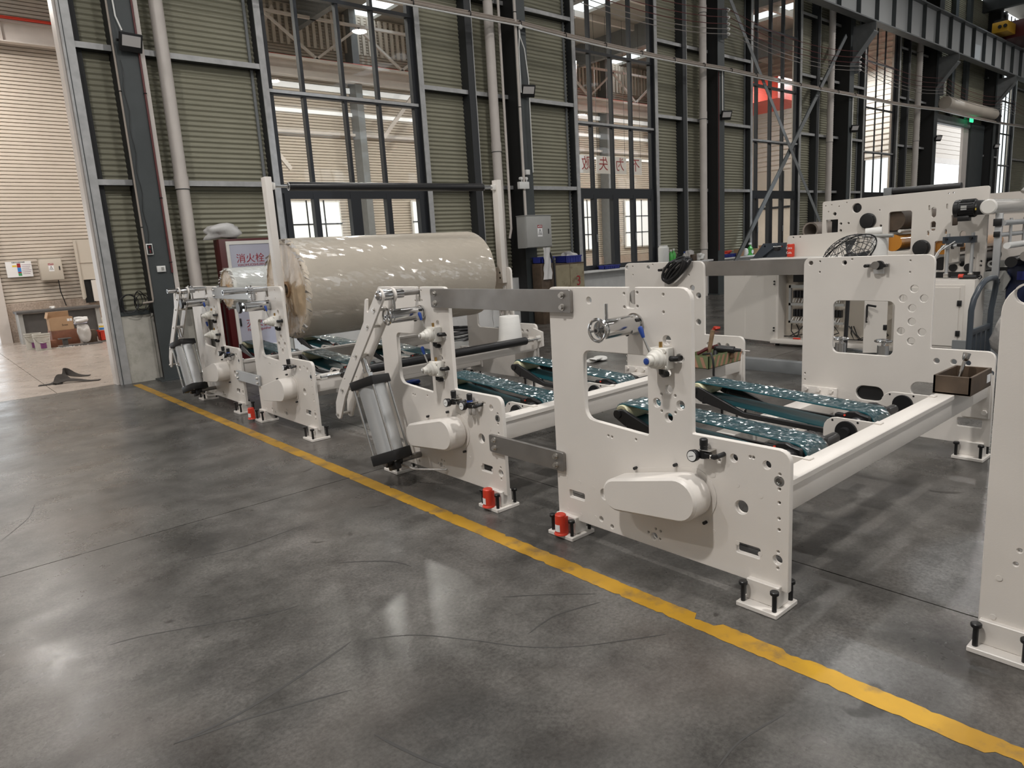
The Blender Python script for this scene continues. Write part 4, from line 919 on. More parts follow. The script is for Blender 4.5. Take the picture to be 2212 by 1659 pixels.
tag(MB().bx(2.99, 3.05, 10.93, 10.99, 1.0, 11.3).build('cable_trunking', 'pvc'), 'flat pale cable trunking running down the first column', 'trunking')
tubed('conduit', 'white conduit bending down to the floodlight on the first column', 'conduit', [(2.735, 10.89, 5.3), (2.742, 10.885, 4.95), (2.79, 10.86, 4.77)], .011, 'white_plastic', 'conduits')
tubed('air_line', 'dark thin air line hanging down the first column', 'cable', [(2.72+.015*math.sin(k*1.3), 10.895, 4.4-k*.11) for k in range(24)], .004, 'black')
tubed('conduit', 'white pipe running down the second column into the grey electric box', 'conduit', [(9.86, 10.80, 11.3), (9.86, 10.80, 2.22)], .028, 'pvc', 'conduits', [((9.86, 10.80, z), (0, 0, 1)) for z in (2.75, 4.35, 6.1)])
tubed('conduit', 'thin white pipe beside the black web of the second column', 'conduit', [(9.62, 11.0, 11.3), (9.62, 11.0, 2.0), (9.58, 11.02, 1.8)], .026, 'pvc', 'conduits')
tubed('conduit', 'white cable dropping left from the junction knob to the second floodlight', 'conduit', [(9.93, 10.78, 5.83), (9.93, 10.78, 5.66), (9.90, 10.78, 5.45), (9.90, 10.78, 4.62)], .011, 'white_plastic', 'conduits')
tubed('conduit', 'white cable dropping right from the junction knob past the second floodlight', 'conduit', [(9.94, 10.78, 5.83), (9.95, 10.78, 5.66), (10.05, 10.78, 5.45), (10.12, 10.78, 4.9), (10.13, 10.80, 3.1)], .011, 'white_plastic', 'conduits')
tubed('conduit', 'thin white conduit down to the floodlight of the third column', 'conduit', [(17.16, 10.84, 5.86), (17.17, 10.84, 4.75)], .016, 'white_plastic', 'conduits')
tubed('conduit', 'thin brown conduit on the edge of the third column', 'conduit', [(17.0, 10.845, 5.8), (17.0, 10.845, 1.2)], .014, 'wire_red', 'conduits')
tubed('conduit', 'white conduit down to the floodlight of the fourth column', 'conduit', [(25.0, 10.84, 5.9), (25.0, 10.84, 2.4)], .02, 'white_plastic', 'conduits')
# the bundle of pipes slung along the columns
def sag(x0, x1, z0, z1, s, n=10): return [(x0+(x1-x0)*i/n, z0+(z1-z0)*i/n-s*4*(i/n)*(1-i/n)) for i in range(n+1)]
bun = thing('pipe_bundle', 'brown and white pipes slung along the columns with black clips', 'pipe', (10, 10.75, 5.88))
path = sag(1.5, 9.9, 5.90, 5.90, .05)+sag(9.9, 17.1, 5.90, 5.87, .06)[1:]+sag(17.1, 25, 5.87, 5.92, .02)[1:]+sag(25, 32.7, 5.92, 6.08, .05)[1:]+sag(32.7, 48, 6.08, 6.25, .08)[1:]
MB().tube([(x, 10.78, z) for x, z in path], .030, 8).build('brown_pipe', 'conduit', bun)
MB().tube([(x, 10.74, z-.055) for x, z in path], .015, 6).build('white_pipe', 'white_plastic', bun)
MB().tube([(x, 10.80, z+.05) for x, z in path], .02, 6).build('top_pipe', 'conduit', bun)
for k in range(16):
    x = 6.2+k*1.25; z = min(path, key=lambda p: abs(p[0]-x))[1]
    MB().torus((x, 10.77, z-.005), (1, 0, 0), .052, .010, 14, 6).build('pipe_clip', 'black', bun)
MB().lathe((9.94, 10.76, 5.83), (0, -1, 0), [(0, .045), (.03, .045), (.04, .03)], 14).build('junction_knob', 'white_plastic', bun)
# bus wires on insulators
zw = [7.28, 7.10, 6.94, 6.82, 6.70]
for k, z0 in enumerate(zw):
    pts = []
    for xa, xb in ((2.6, 10.0), (10.0, 17.2), (17.2, 25.1), (25.1, 33), (33, 41), (41, 52)):
        pts += [(x, 10.66, z) for x, z in sag(xa, xb, z0, z0, .26, 8)][(1 if pts else 0):]
    tubed('bus_wire', ['uppermost dark red bus wire along the columns', 'second bus wire from the top, dark red', 'middle bus wire of the five, dark red', 'second bus wire from the bottom, grey', 'lowest bus wire of the five, grey'][k], 'wire', pts, .009, 'wire_red' if k < 3 else 'wire_grey', 'bus wires', seg=5)
for i, x in enumerate((10.02, 17.2, 25.1, 33.0, 40.6)):
    o = thing('insulator_bracket', 'white insulator stack on the ' + ['second', 'third', 'fourth', 'fifth', 'sixth'][i] + ' column', 'insulator', (x, 10.8, 6.6), 'insulator brackets')
    MB().bx(x-.02, x+.02, 10.72, 10.87, 6.62, 7.36).build('bracket_bar', 'mid_steel', o, smooth=False)
    for z in zw: MB().lathe((x, 10.72, z), (0, -1, 0), [(0, .03), (.02, .045), (.03, .03), (.045, .045), (.06, .03), (.075, .02)], 12).build('insulator', 'white_plastic', o)
# crossed diagonal braces
def diag(label, x0, z0, x1, z1, y, w=.13):
    d = Vector((x1-x0, 0, z1-z0)); u = d.normalized(); n = Vector((-u.z, 0, u.x))*w/2
    o = MB().prism([(x0+n.x, z0+n.z), (x1+n.x, z1+n.z), (x1-n.x, z1-n.z), (x0-n.x, z0-n.z)], 'Y', y, y+.012).build('diagonal_brace', 'mid_steel')
    tag(o, label, 'brace', 'crossed braces')
    MB().prism([(x0+n.x, z0+n.z), (x1+n.x, z1+n.z), (x1+n.x*.85, z1+n.z*.85), (x0+n.x*.85, z0+n.z*.85)], 'Y', y+.012, y+.045).build('angle_leg', 'dark_steel', o)
diag('grey diagonal brace falling to the right between two columns', 17.5, 7.75, 24.3, .35, 10.865)
diag('grey diagonal brace rising to the right between two columns', 17.4, .25, 24.55, 7.75, 10.912)
# floodlights
def flood(x, y, z, yaw, label):
    o = thing('floodlight', label, 'floodlight', (x, y, z), 'floodlights on the columns')
    m = Matrix.Translation((x, y-.11, z)) @ Matrix.Rotation(yaw, 4, 'Z') @ Matrix.Rotation(math.radians(24), 4, 'X')
    MB().box((0, 0, 0), (.29, .05, .235), bev=.008, mtx=m).build('lamp_body', 'black', o)
    MB().box((0, -.027, .022), (.235, .004, .135), mtx=m).build('lamp_glass', 'lampglass', o)
    mb = MB()
    for k in range(7): mb.box((-.12+k*.04, .035, 0), (.006, .03, .2), mtx=m)
    mb.build('cooling_fins', 'black', o)['kind'] = 'stuff'
    MB().box((0, .05, 0), (.32, .02, .03), mtx=m).bx(x-.02, x+.02, y-.09, y, z-.02, z+.02).build('yoke', 'black', o)
for a in [(2.865, 10.93, 4.62, 0.12, 'black floodlight high on the first column, next to the doorway'), (10.06, 10.86, 4.66, -.35, 'black floodlight on the second column, above the grey electric box'), (17.2, 10.86, 4.72, -.5, 'black floodlight on the third column, left of the crossed braces'),
          (24.98, 10.86, 4.86, -.5, 'black floodlight on the fourth column, right of the crossed braces'), (32.8, 10.86, 4.96, -.5, 'small black floodlight on the column beside the open roller door'), (40.55, 10.86, 5.0, -.5, 'farthest black floodlight, near the tall bright window')]: flood(*a)
# meter, sockets and boxes on columns
o = thing('wall_meter', 'white framed meter with a dark red display on the first column', 'meter', (2.715, 10.88, 1.9))
MB().bx(2.675, 2.76, 10.89, 10.93, 1.815, 1.97, bev=.006).build('meter_case', 'white_plastic', o); MB().bx(2.687, 2.748, 10.884, 10.889, 1.83, 1.955).build('display', 'void', o)
text('8', .05, 'red_ink', o, (2.718, 10.883, 1.92), '-Y'); text('2', .05, 'red_ink', o, (2.718, 10.883, 1.86), '-Y')
o = thing('wall_socket', 'white double socket on the first column, right of the meter', 'socket', (2.83, 10.92, 1.61), 'wall sockets')
MB().bx(2.775, 2.89, 10.895, 10.93, 1.568, 1.655, bev=.005).build('socket_plate', 'white_plastic', o); MB().bx(2.83, 2.865, 10.891, 10.895, 1.59, 1.635).build('socket_face', 'greybox', o)
mb = MB()
for cx, cz, rx, rz, dy in ((2.375, 1.15, .12, .13, 0), (2.40, 1.16, .115, .12, .02), (2.535, 1.17, .075, .15, .03), (2.56, 1.16, .09, .11, .01), (2.52, 1.20, .05, .10, .04)):
    mb.tube([(cx+rx*math.cos(t*2*PI/22), 11.08+dy+.02*math.sin(t*2*PI/11), cz+rz*math.sin(t*2*PI/22)) for t in range(22)], .006, 6, closed=True)
tag(mb.build('cable_coil', 'black'), 'loops of black cable hung beside the first column above the plinth', 'cable')
def elec_box(label, x0, x1, y0, y1, z0, z1, m, lx, lz0, lz1, zi, handle_x):
    o = thing('electric_box', label, 'electric box', ((x0+x1)/2, y1, z0))
    MB().bx(x0, x1, y0, y1, z0, z1, bev=.004).build('box_body', m, o); MB().bx(x0+.012, x1-.012, y0-.016, y0, z0+.012, z1-.012, bev=.004).build('box_door', m, o)
    MB().bx(x0-.01, x1+.01, y0-.02, y1, z1, z1+.012).build('rain_lip', m, o)
    MB().bx(handle_x-.012, handle_x+.012, y0-.026, y0-.016, zi-.05, zi+.05, bev=.003).build('door_lock', 'black', o)
    w = (lz1-lz0)*.58/2
    s = MB().bx(lx-w, lx+w, y0-.0185, y0-.0165, lz0, lz1).build('warning_label', 'white_ink', o, smooth=False)
    MB().bx(lx-w, lx+w, y0-.0195, y0-.0186, lz1-(lz1-lz0)*.25, lz1).build('label_header', 'red_ink', s, smooth=False)
    h = (lz1-lz0)
    mb = MB(); cz = lz0+h*.50; a, b = w*.62, h*.2
    tri = [(lx-a, cz-b), (lx+a, cz-b), (lx, cz+b)]; tin = [(lx-a*.72, cz-b*.82), (lx+a*.72, cz-b*.82), (lx, cz+b*.62)]
    mb.prism(tri, 'Y', y0-.0195, y0-.0186, [tin]); mb.prism([(lx+.1*a, cz+b*.4), (lx-.25*a, cz-.1*b), (lx-.02*a, cz-.1*b), (lx-.12*a, cz-.7*b), (lx+.25*a, cz+.1*b), (lx+.05*a, cz+.1*b)], 'Y', y0-.0195, y0-.0186)
    mb.build('shock_symbol', 'black_ink', s)
    text('▲警告', h*.17, 'white_ink', s, (lx, y0-.0197, lz1-h*.125), '-Y'); text('有电危险', h*.13, 'black_ink', s, (lx, y0-.0188, lz0+h*.2), '-Y')
    return o
elec_box('grey electric box with red and white warning label, hung on the second column', 9.56, 10.28, 10.50, 10.76, 1.585, 2.22, 'greybox', 9.94, 1.80, 2.03, 1.90, 10.18)
o = thing('socket_box', 'white plastic socket box with two plugs on the second column', 'socket', (9.82, 10.84, 2.8))
MB().bx(9.72, 9.98, 10.77, 10.85, 2.77, 2.91, bev=.006).build('socket_case', 'white_plastic', o)
for x in (9.78, 9.92): MB().cyl((x, 10.77, 2.975), (x, 10.83, 2.975), .03, seg=14).cyl((x, 10.78, 2.91), (x, 10.78, 2.97), .01).build('plug', 'white_plastic', o)
MB().bx(9.92, 10.02, 10.77, 10.85, 3.05, 3.15, bev=.006).build('switch_box', 'white_plastic', o)
def crumple(name, label, cat, c, d, m, seed, n=10, amp=.18, group=None):
    """a soft lump: a sphere pushed about, squared towards a bag"""
    rnd = random.Random(seed); bm = bmesh.new(); bmesh.ops.create_icosphere(bm, subdivisions=3, radius=1)
    ph = [(Vector((rnd.uniform(-3, 3), rnd.uniform(-3, 3), rnd.uniform(-3, 3))), rnd.uniform(0, 6)) for _ in range(n)]
    for v in bm.verts:
        k = 1+sum(math.sin(p.dot(v.co)*1.6+q) for p, q in ph)*amp/n*2.2
        s = max(abs(v.co.x), abs(v.co.y), abs(v.co.z)); p = v.co*(0.6/s+0.4)*k*.82
        v.co = Vector((c[0]+p.x*d[0]/2, c[1]+p.y*d[1]/2, c[2]+max(-1, p.z)*d[2]/2))
    zmin = min(v.co.z for v in bm.verts); b = MB(); b.bm.free(); b.bm = bm
    for v in bm.verts: v.co.z += (c[2]-d[2]/2)-zmin
    return tag(b.build(name, m, angle=60), label, cat, group)
b = tag(MB().grid([[(9.98+i*.03+.012*math.sin(j*1.7+i), 10.465-.02*math.sin(i*1.4+j*.5), 1.575-j*.065) for i in range(8)] for j in range(11)]).build('hanging_bag', 'bag', angle=80), 'white plastic bag hanging under the grey electric box', 'bag')
s_ = b.modifiers.new('s', 'SOLIDIFY'); s_.thickness = .004
tubed('power_cable', 'thick black cable dropping from the grey electric box', 'cable', [(10.20, 10.6, 1.58), (10.22, 10.50, 1.45), (10.25, 10.44, 1.25), (10.26, 10.44, .5), (10.3, 10.40, .025)], .02, 'black')

# fire cabinet, its bag
o = thing('fire_cabinet', 'dark red fire hydrant cabinet with lilac glass doors, behind the small roll', 'cabinet', (4.05, 10.9, 0))
MB().bx(3.63, 4.42, 10.74, 10.98, 0, 1.99, bev=.006).build('cabinet_body', 'darkred', o)
MB().prism([(3.72, .30), (4.41, .30), (4.41, 1.955), (3.72, 1.955)], 'Y', 10.715, 10.738, [[(3.765, 1.16), (4.375, 1.16), (4.375, 1.905), (3.765, 1.905)], [(3.765, .36), (4.375, .36), (4.375, 1.08), (3.765, 1.08)]]).build('door_frame', 'white_paint', o, smooth=False)
MB().bx(3.765, 4.375, 10.725, 10.735, 1.16, 1.905).build('upper_panel', 'lilac', o, smooth=False); MB().bx(3.765, 4.375, 10.725, 10.735, .36, 1.08).build('lower_panel', 'lilac', o, smooth=False)
MB().bx(3.775, 3.795, 10.70, 10.725, .68, .80, bev=.004).build('door_handle', 'black', o)
text('消火栓', .145, 'red_ink', o, (4.065, 10.7235, 1.685), '-Y'); text('XIAOHUOSHUAN', .052, 'red_ink', o, (4.065, 10.7235, 1.595), '-Y')
text('灭火器', .13, 'red_ink', o, (4.065, 10.7235, .70), '-Y'); text('Fire extinguisher', .055, 'red_ink', o, (4.065, 10.7235, .61), '-Y')
crumple('plastic_bag', 'crumpled white plastic bag lying on top of the fire cabinet', 'bag', (3.74, 10.85, 2.11), (.60, .28, .25), 'bag', 3, amp=.35)
for i, (x, lab) in enumerate(((3.52, 'dark red riser pipe at the left of the fire cabinet'), (3.57, 'second dark red riser pipe, tight against the fire cabinet'))):
    tubed('riser_pipe', lab, 'pipe', [(x, 10.84+.06*i, 0), (x, 10.84+.06*i, 1.25-.2*i)], .04, 'darkred', 'riser pipes', seg=12)

# rusty locker with a red 3, blue trays and what stands on the sill
o = thing('steel_locker', 'rusty beige steel locker with a red number 3, below the window', 'locker', (10.83, 10.8, 0))
MB().bx(10.38, 11.28, 10.56, 11.0, 0, 1.22, bev=.004).build('locker_body', 'rust', o); MB().bx(10.40, 10.82, 10.545, 10.56, .06, 1.19, bev=.003).build('locker_door', 'rust', o); MB().bx(10.835, 11.26, 10.545, 10.56, .06, 1.19, bev=.003).build('locker_door', 'rust', o)
MB().bx(10.39, 11.27, 10.55, 10.6, 1.16, 1.222).build('rust_edge', 'brown', o); text('3', .30, 'red_ink', o, (11.08, 10.543, .82), '-Y')
MB().cyl((11.29, 10.6, .95), (11.31, 10.6, .95), .03).build('side_latch', 'zinc', o)
tag(MB().bx(9.93, 10.36, 10.5, 10.77, 0, 1.255, bev=.006).build('side_locker', 'brown'), 'dark oily steel locker left of the one marked 3', 'locker')
def tray(label, x0, x1, y0, y1, z, h, m='bluebin', group='blue crates'):
    o = thing('storage_crate', label, 'crate', ((x0+x1)/2, (y0+y1)/2, z), group); t = .012
    MB().bx(x0, x1, y0, y1, z, z+t).bx(x0, x1, y0, y0+t, z, z+h).bx(x0, x1, y1-t, y1, z, z+h).bx(x0, x0+t, y0, y1, z, z+h).bx(x1-t, x1, y0, y1, z, z+h).build('crate_body', m, o, smooth=False)
    MB().bx(x0-.012, x1+.012, y0-.012, y0, z+h-.025, z+h).bx(x0-.012, x1+.012, y1, y1+.012, z+h-.025, z+h).build('crate_rim', m, o, smooth=False)
    for k in range(int((x1-x0)/.08)): MB().bx(x0+.05+k*.08, x0+.06+k*.08, y0-.008, y0, z+.01, z+h-.03).build('crate_rib', m, o, smooth=False)
tray('blue crate on the dark locker, left of two', 9.95, 10.34, 10.51, 10.76, 1.256, .13); tray('blue crate with white rags on the rusty locker', 10.80, 11.27, 10.62, 10.95, 1.222, .15)
crumple('rag_heap', 'white rags heaped in the blue crate on the rusty locker', 'rags', (11.03, 10.78, 1.36), (.36, .24, .22), 'bag', 11, amp=.5)
tray('low blue tray on the white sill right of the rusty locker', 12.45, 13.0, 11.0, 11.19, .981, .09)
def bottle(name, label, x, y, z, h, r, m, cap='white_plastic'):
    o = thing(name, label, 'bottle', (x, y, z), 'bottles on the sill')
    MB().lathe((x, y, z), (0, 0, 1), [(0, r*.9), (.01, r), (h*.62, r), (h*.8, r*.4), (h*.86, r*.35)], 16).build('bottle_body', m, o)
    MB().cyl((x, y, z+h*.86), (x, y, z+h), r*.42, seg=12).build('bottle_cap', cap, o)
sz = .981
o = thing('jug', 'white plastic jug on the window sill left of the green bottles', 'jug', (14.78, 11.05, sz)); MB().lathe((14.78, 11.05, sz), (0, 0, 1), [(0, .13), (.02, .14), (.40, .14), (.43, .11), (.46, .11)], 18).build('jug_body', 'white_plastic', o); MB().tube([(14.92, 11.08, sz+.12), (15.0, 11.06, sz+.15), (15.0, 11.06, sz+.32), (14.92, 11.08, sz+.36)], .016).build('jug_handle', 'white_plastic', o)
bottle('plastic_bottle', 'green-labelled bottle on the sill, first right of the white jug', 15.13, 11.08, sz, .34, .06, 'greenplastic'); bottle('plastic_bottle', 'green-labelled bottle on the sill, second right of the white jug', 15.28, 11.10, sz, .36, .06, 'greenplastic')
bottle('plastic_bottle', 'clear bottle on the sill beside the black pump', 15.75, 11.1, sz, .26, .05, 'clearbag', 'blue')
o = thing('hand_pump', 'black hand pump lying on the sill', 'tool', (15.45, 11.08, sz)); MB().lathe((15.35, 11.08, sz+.06), (1, 0, .15), [(0, .03), (.02, .06), (.16, .06), (.2, .03), (.26, .02)], 14).build('pump_body', 'black', o); MB().tube([(15.4, 11.08, sz+.11), (15.42, 11.08, sz+.2), (15.52, 11.08, sz+.2)], .015).build('pump_handle', 'black', o)
crumple('plastic_bag', 'grey plastic bag slumped on the sill before the third drain pipe', 'bag', (16.05, 11.12, sz+.15), (.36, .13, .30), 'clearbag', 5, amp=.4)
tag(MB().bx(15.93, 16.13, 10.97, 11.04, sz, sz+.17, bev=.006).build('carton', 'brown'), 'small brown carton in front of the grey plastic bag', 'box'); crumple('paper_heap', 'white crumpled paper beside the brown carton', 'paper', (16.40, 11.05, sz+.10), (.22, .18, .2), 'white_paper', 8, amp=.45)
tray('dark blue tray on the sill right of the third column', 17.5, 18.1, 11.0, 11.19, sz, .10); crumple('red_cloth', 'red cloth heaped in the dark blue tray', 'cloth', (17.75, 11.09, sz+.12), (.42, .16, .18), 'red', 21, amp=.4)
tag(MB().bx(18.25, 18.55, 11.02, 11.16, sz, sz+.2, bev=.005).build('carton', 'card'), 'cardboard carton on the sill behind the crossed braces', 'box')
crumple('paper_heap', 'white paper cone on the sill right of the cardboard carton', 'paper', (18.75, 11.1, sz+.12), (.24, .16, .24), 'white_paper', 9)
o = thing('spray_bottle', 'green spray bottle on the sill under the far window', 'bottle', (19.03, 11.1, sz)); MB().lathe((19.03, 11.1, sz), (0, 0, 1), [(0, .075), (.02, .08), (.2, .08), (.26, .03), (.30, .03)], 16).build('bottle_body', 'greenplastic', o); MB().bx(18.96, 19.08, 11.08, 11.12, sz+.30, sz+.36, bev=.006).build('spray_head', 'white_plastic', o); MB().cyl((19.03, 11.019, sz+.10), (19.03, 11.018, sz+.10), .06).build('bottle_label', 'white_ink', o)
tag(MB().cyl((19.36, 11.1, sz), (19.36, 11.1, sz+.18), .075, .085).build('mug', 'card'), 'tan mug right of the green spray bottle', 'mug'); tag(MB().cyl((19.68, 11.1, sz), (19.68, 11.1, sz+.26), .07, .09).build('paper_cup', 'card'), 'tall brown paper cup right of the tan mug', 'cup')
tag(MB().bx(21.2, 22.9, 10.15, 10.84, 0, 1.34, bev=.01).build('storage_box', 'brown'), 'dark storage box under the rolled sheets, behind the coating machine', 'box')
for x, y, r, lab in ((21.3, 10.40, .25, 'rolled cream sheet lying end-on by the brace foot'), (21.5, 10.735, .085, 'second rolled sheet, pale and thinner, behind the first')):
    tag(MB().pipe((x, y, 1.342+r), (x+1.3, y, 1.342+r), r, r*.8, 22).build('sheet_roll', 'conduit'), lab, 'roll', 'rolled sheets')

# ------------------------------------------------------------------ things lying in and on the stands
o = thing('carton_tray', 'cut-open carton with green and red stripes full of tools, on the beam end', 'box', (4.8, 3.1, .586)); x0, x1, y0, y1, z, h = 4.60, 5.06, 3.03, 3.26, .586, .10
MB().bx(x0, x1, y0, y1, z, z+.004).bx(x0, x0+.005, y0, y1, z, z+h).bx(x1-.005, x1, y0, y1, z, z+h).bx(x0, x1, y0, y0+.005, z, z+h).bx(x0, x1, y1-.005, y1, z, z+h).build('carton_walls', 'checker_g', o, smooth=False)
mb = MB()
for k in range(7):
    u = x0+.03+k*.065; mb.prism([(u, z+.005), (u+.028, z+.005), (u+.065, z+h-.01), (u+.037, z+h-.01)], 'Y', y0-.002, y0-.0005)
for k in range(3):
    u = y0+.02+k*.07; mb.prism([(u, z+.005), (u+.028, z+.005), (u+.06, z+h-.01), (u+.032, z+h-.01)], 'X', x0-.002, x0-.0005)
mb.build('printed_stripe', 'stripe_r', o)['kind'] = 'stuff'
o = thing('hammer', 'wooden-handled hammer sticking up from the striped carton', 'hammer', (4.78, 3.16, .60)); MB().cyl((4.76, 3.15, .60), (4.79, 3.115, .865), .016, .018, seg=10).build('hammer_handle', 'wood', o); MB().box((4.76, 3.15, .615), (.10, .04, .04), bev=.005).build('hammer_head', 'brown', o)
o = thing('power_drill', 'black power drill lying across the end of the striped carton', 'drill', (4.9, 3.06, .69)); MB().cyl((4.86, 3.14, .705), (4.90, 2.99, .70), .032, .028, seg=14).cyl((4.90, 2.99, .70), (4.913, 2.94, .698), .018, .012, seg=10).build('drill_body', 'black', o); MB().cyl((4.913, 2.94, .698), (4.93, 2.87, .695), .004, seg=6).build('drill_bit', 'steel', o); MB().cyl((4.85, 3.13, .69), (4.80, 3.10, .62), .02, seg=10).build('drill_grip', 'black', o); MB().box((4.92, 3.02, .65), (.05, .03, .05), bev=.012).build('mallet_end', 'wood', o)
tubed('power_lead', 'black cord looped over the striped carton edge', 'cable', [(4.66, 3.12, .69), (4.62, 3.02, .71), (4.60, 2.99, .66), (4.60, 2.985, .60), (4.605, 2.99, .55), (4.61, 2.99, .53)], .009, 'black')
tag(MB().tube([(4.70, 3.2, .68), (4.74, 3.14, .72), (4.80, 3.2, .70), (4.86, 3.12, .73), (4.92, 3.18, .69)], .014).build('red_hose', 'darkred'), 'dark red hose bit on top of the striped carton', 'hose')
o = thing('wooden_crate', 'dark oily wooden crate holding a bright spanner, on the front beam end', 'crate', (4.78, 1.37, .586)); x0, x1, y0, y1, z, h = 4.60, 4.985, 1.262, 1.462, .586, .112
MB().bx(x0, x1, y0, y1, z, z+.01).build('crate_bottom', 'brown', o)
for a in ((x0, x0+.014, y0, y1), (x1-.014, x1, y0, y1), (x0, x1, y0, y0+.014), (x0, x1, y1-.014, y1)): MB().bx(*a, z, z+h, bev=.002).build('crate_side', 'brown', o)
MB().bx(x1-.09, x1-.02, y0-.0015, y0-.0005, z+.03, z+.08).build('paper_label', 'white_ink', o)
o = thing('spanner', 'bright chrome spanner standing in the oily crate', 'spanner', (4.84, 1.38, .62)); a, b = Vector((4.82, 1.40, .60)), Vector((4.86, 1.372, .77))
MB().cyl(a, b, .012, .010, seg=10).lathe(b, (b-a), [(-.02, .012), (-.005, .02), (.03, .022), (.032, .013), (.01, .012)], 14, caps=False).build('spanner_body', 'chrome', o)
o = thing('paper_cone', 'white paper reel standing on the far beam end of the big-roll stand', 'paper reel', (5.0, 5.86, .586)); MB().lathe((5.0, 5.84, .586), (0, 0, 1), [(0, .15), (.004, .15), (.006, .133), (.02, .134), (.275, .112), (.282, .107), (.282, .03), (.27, .03)], 30).build('reel_paper', 'white_paper', o)
mb = MB()
for k in range(4):
    w_ = .028+.012*k; top_, bot_ = Vector((3.66+.022*k, 1.405+.012*(k % 2))), Vector((3.90+.012*k, 1.205+.01*k)); ax_ = bot_-top_; n_ = Vector((-ax_.y, ax_.x)).normalized(); pts = []
    for t in range(22):
        q_ = t*2*PI/22; p_ = top_+ax_*(.5-.5*math.cos(q_))+n_*w_*math.sin(q_); xx_ = 5.275-.006*k if p_.y < 1.40 else 5.30+.04*(p_.y-1.40)*10
        pts.append((xx_, p_.x, p_.y))
    mb.tube(pts, .0145, 8, closed=True)
tag(mb.build('cable_hank', 'black'), 'hank of thick black cable draped over a far frame top', 'cable')['kind'] = 'stuff'
tag(MB().bx(5.305, 5.318, 2.045, 2.115, 1.262, 1.312).build('paper_tag', 'white_ink'), 'white paper tag hanging under a rear roll chuck', 'tag')
for y, lab in ((2.55, 'left chrome handwheel jack seen through the far frame window'), (2.215, 'right chrome handwheel jack seen through the far frame window')):
    o = thing('screw_jack', lab, 'handwheel', (5.8, y, 0), 'screw jacks'); MB().cyl((5.8, y, .0), (5.8, y, .50), .03).cyl((5.8, y, .50), (5.8, y, .665), .043, seg=22).build('jack_body', 'chrome', o)
    mb = MB().torus((5.8, y, .70), (0, 0, 1), .058, .009, 26, 8).cyl((5.8, y, .66), (5.8, y, .705), .014)
    for k in range(3): mb.tube([(5.8, y, .70), (5.8+.058*math.cos(k*2.1), y+.058*math.sin(k*2.1), .70)], .006, 6)
    mb.build('jack_wheel', 'chrome', o)
crumple('cloth_rag', 'white rag on the floor between stand beams and cabinet', 'rag', (7.05, 6.42, .03), (.30, .24, .07), 'white_paper', 14, amp=.5)
crumple('glove', 'blue glove on the floor behind the swing-arm stand', 'glove', (4.58, 7.3, .03), (.26, .14, .07), 'blue', 15, amp=.4)
crumple('red_wrapper', 'red crumpled wrapper on the floor by the open cabinet door', 'wrapper', (10.5, 6.77, .025), (.16, .12, .06), 'red', 16, amp=.5)

tag(MB().bx(5.7, 6.9, 8.2, 8.75, 0, .30, bev=.006).build('grey_plinth_block', 'greybox'), 'low grey block on the floor carrying a coil of black hose', 'block')
mb = MB()
for k in range(6): mb.torus((6.2+.02*(k % 2), 8.45, .325+.03*k), (.06*(k-3), .05*(k % 3), 1), .26-.012*k, .018, 26, 6)
tag(mb.build('hose_coil', 'black'), 'coil of black hose on the low grey block behind the stands', 'hose')
crumple('wrapped_bundle', 'bundle in pale crinkled sheeting behind the coil of black hose', 'bundle', (6.75, 9.25, .46), (1.7, .6, .92), 'bag', 61, amp=.22)
# ------------------------------------------------------------------ the laminating machine far right
X = 9.6
o = thing('coating_machine', 'cream coating machine with tall slanted side frame and amber roll', 'machine', (X, 3.5, 0))
holes = [rr(3.395, 1.27, 3.665, 1.765, .03), rr(4.309, 1.55, 4.467, 1.72, .004, 2), circ(4.069, 1.848, .062, 22), circ(4.356, 1.794, .024), rr(3.01, 1.02, 3.122, 1.376, .02), slot(3.153, 1.69, 3.153, 1.755, .028), slot(3.152, 1.525, 3.15, 1.588, .028),
         rr(2.886, 1.55, 2.957, 1.675, .01), slot(2.82, 1.09, 2.826, 1.45, .032)]
for y, z, r in [(4.48, 1.91, .008), (4.40, 1.915, .008), (4.30, 1.89, .008), (4.20, 1.93, .008), (4.44, 1.83, .008), (4.27, 1.66, .017), (4.27, 1.57, .017), (4.17, 1.66, .014), (3.0, 1.93, .008), (2.95, 1.935, .008), (3.78, 1.80, .008), (3.76, 1.60, .016), (2.62, 1.12, .014), (2.62, 1.07, .014), (2.70, 1.16, .016)]: holes.append(circ(y, z, r, 10))
for y, z in [(3.203, 1.78), (3.009, 1.781), (3.202, 1.476), (3.009, 1.482)]: holes.append(slot(y, z-.02, y, z+.02, .01))
MB().prism(rounded([(2.575, .93), (2.583, 1.981), (4.524, 1.966), (4.522, .93)], [0, .03, .03, 0]), 'X', X, X+.04, holes, cham=.003).build('side_frame', 'cream_far', o, angle=25)
MB().prism(rounded([(2.35, .93), (2.35, 1.95), (4.524, 1.966), (4.522, .93)], [0, .03, .03, 0]), 'X', X+2.2, X+2.24).build('side_frame', 'cream_far', o, angle=25)
MB().prism(rounded([(4.0, 1.25), (4.0, 1.545), (4.954, 1.541), (4.95, 1.25)], [0, 0, .04, 0]), 'X', 9.48, 9.50, [circ(4.87, 1.515, .012), circ(4.77, 1.515, .012)]).build('front_plate', 'cream_far', o)
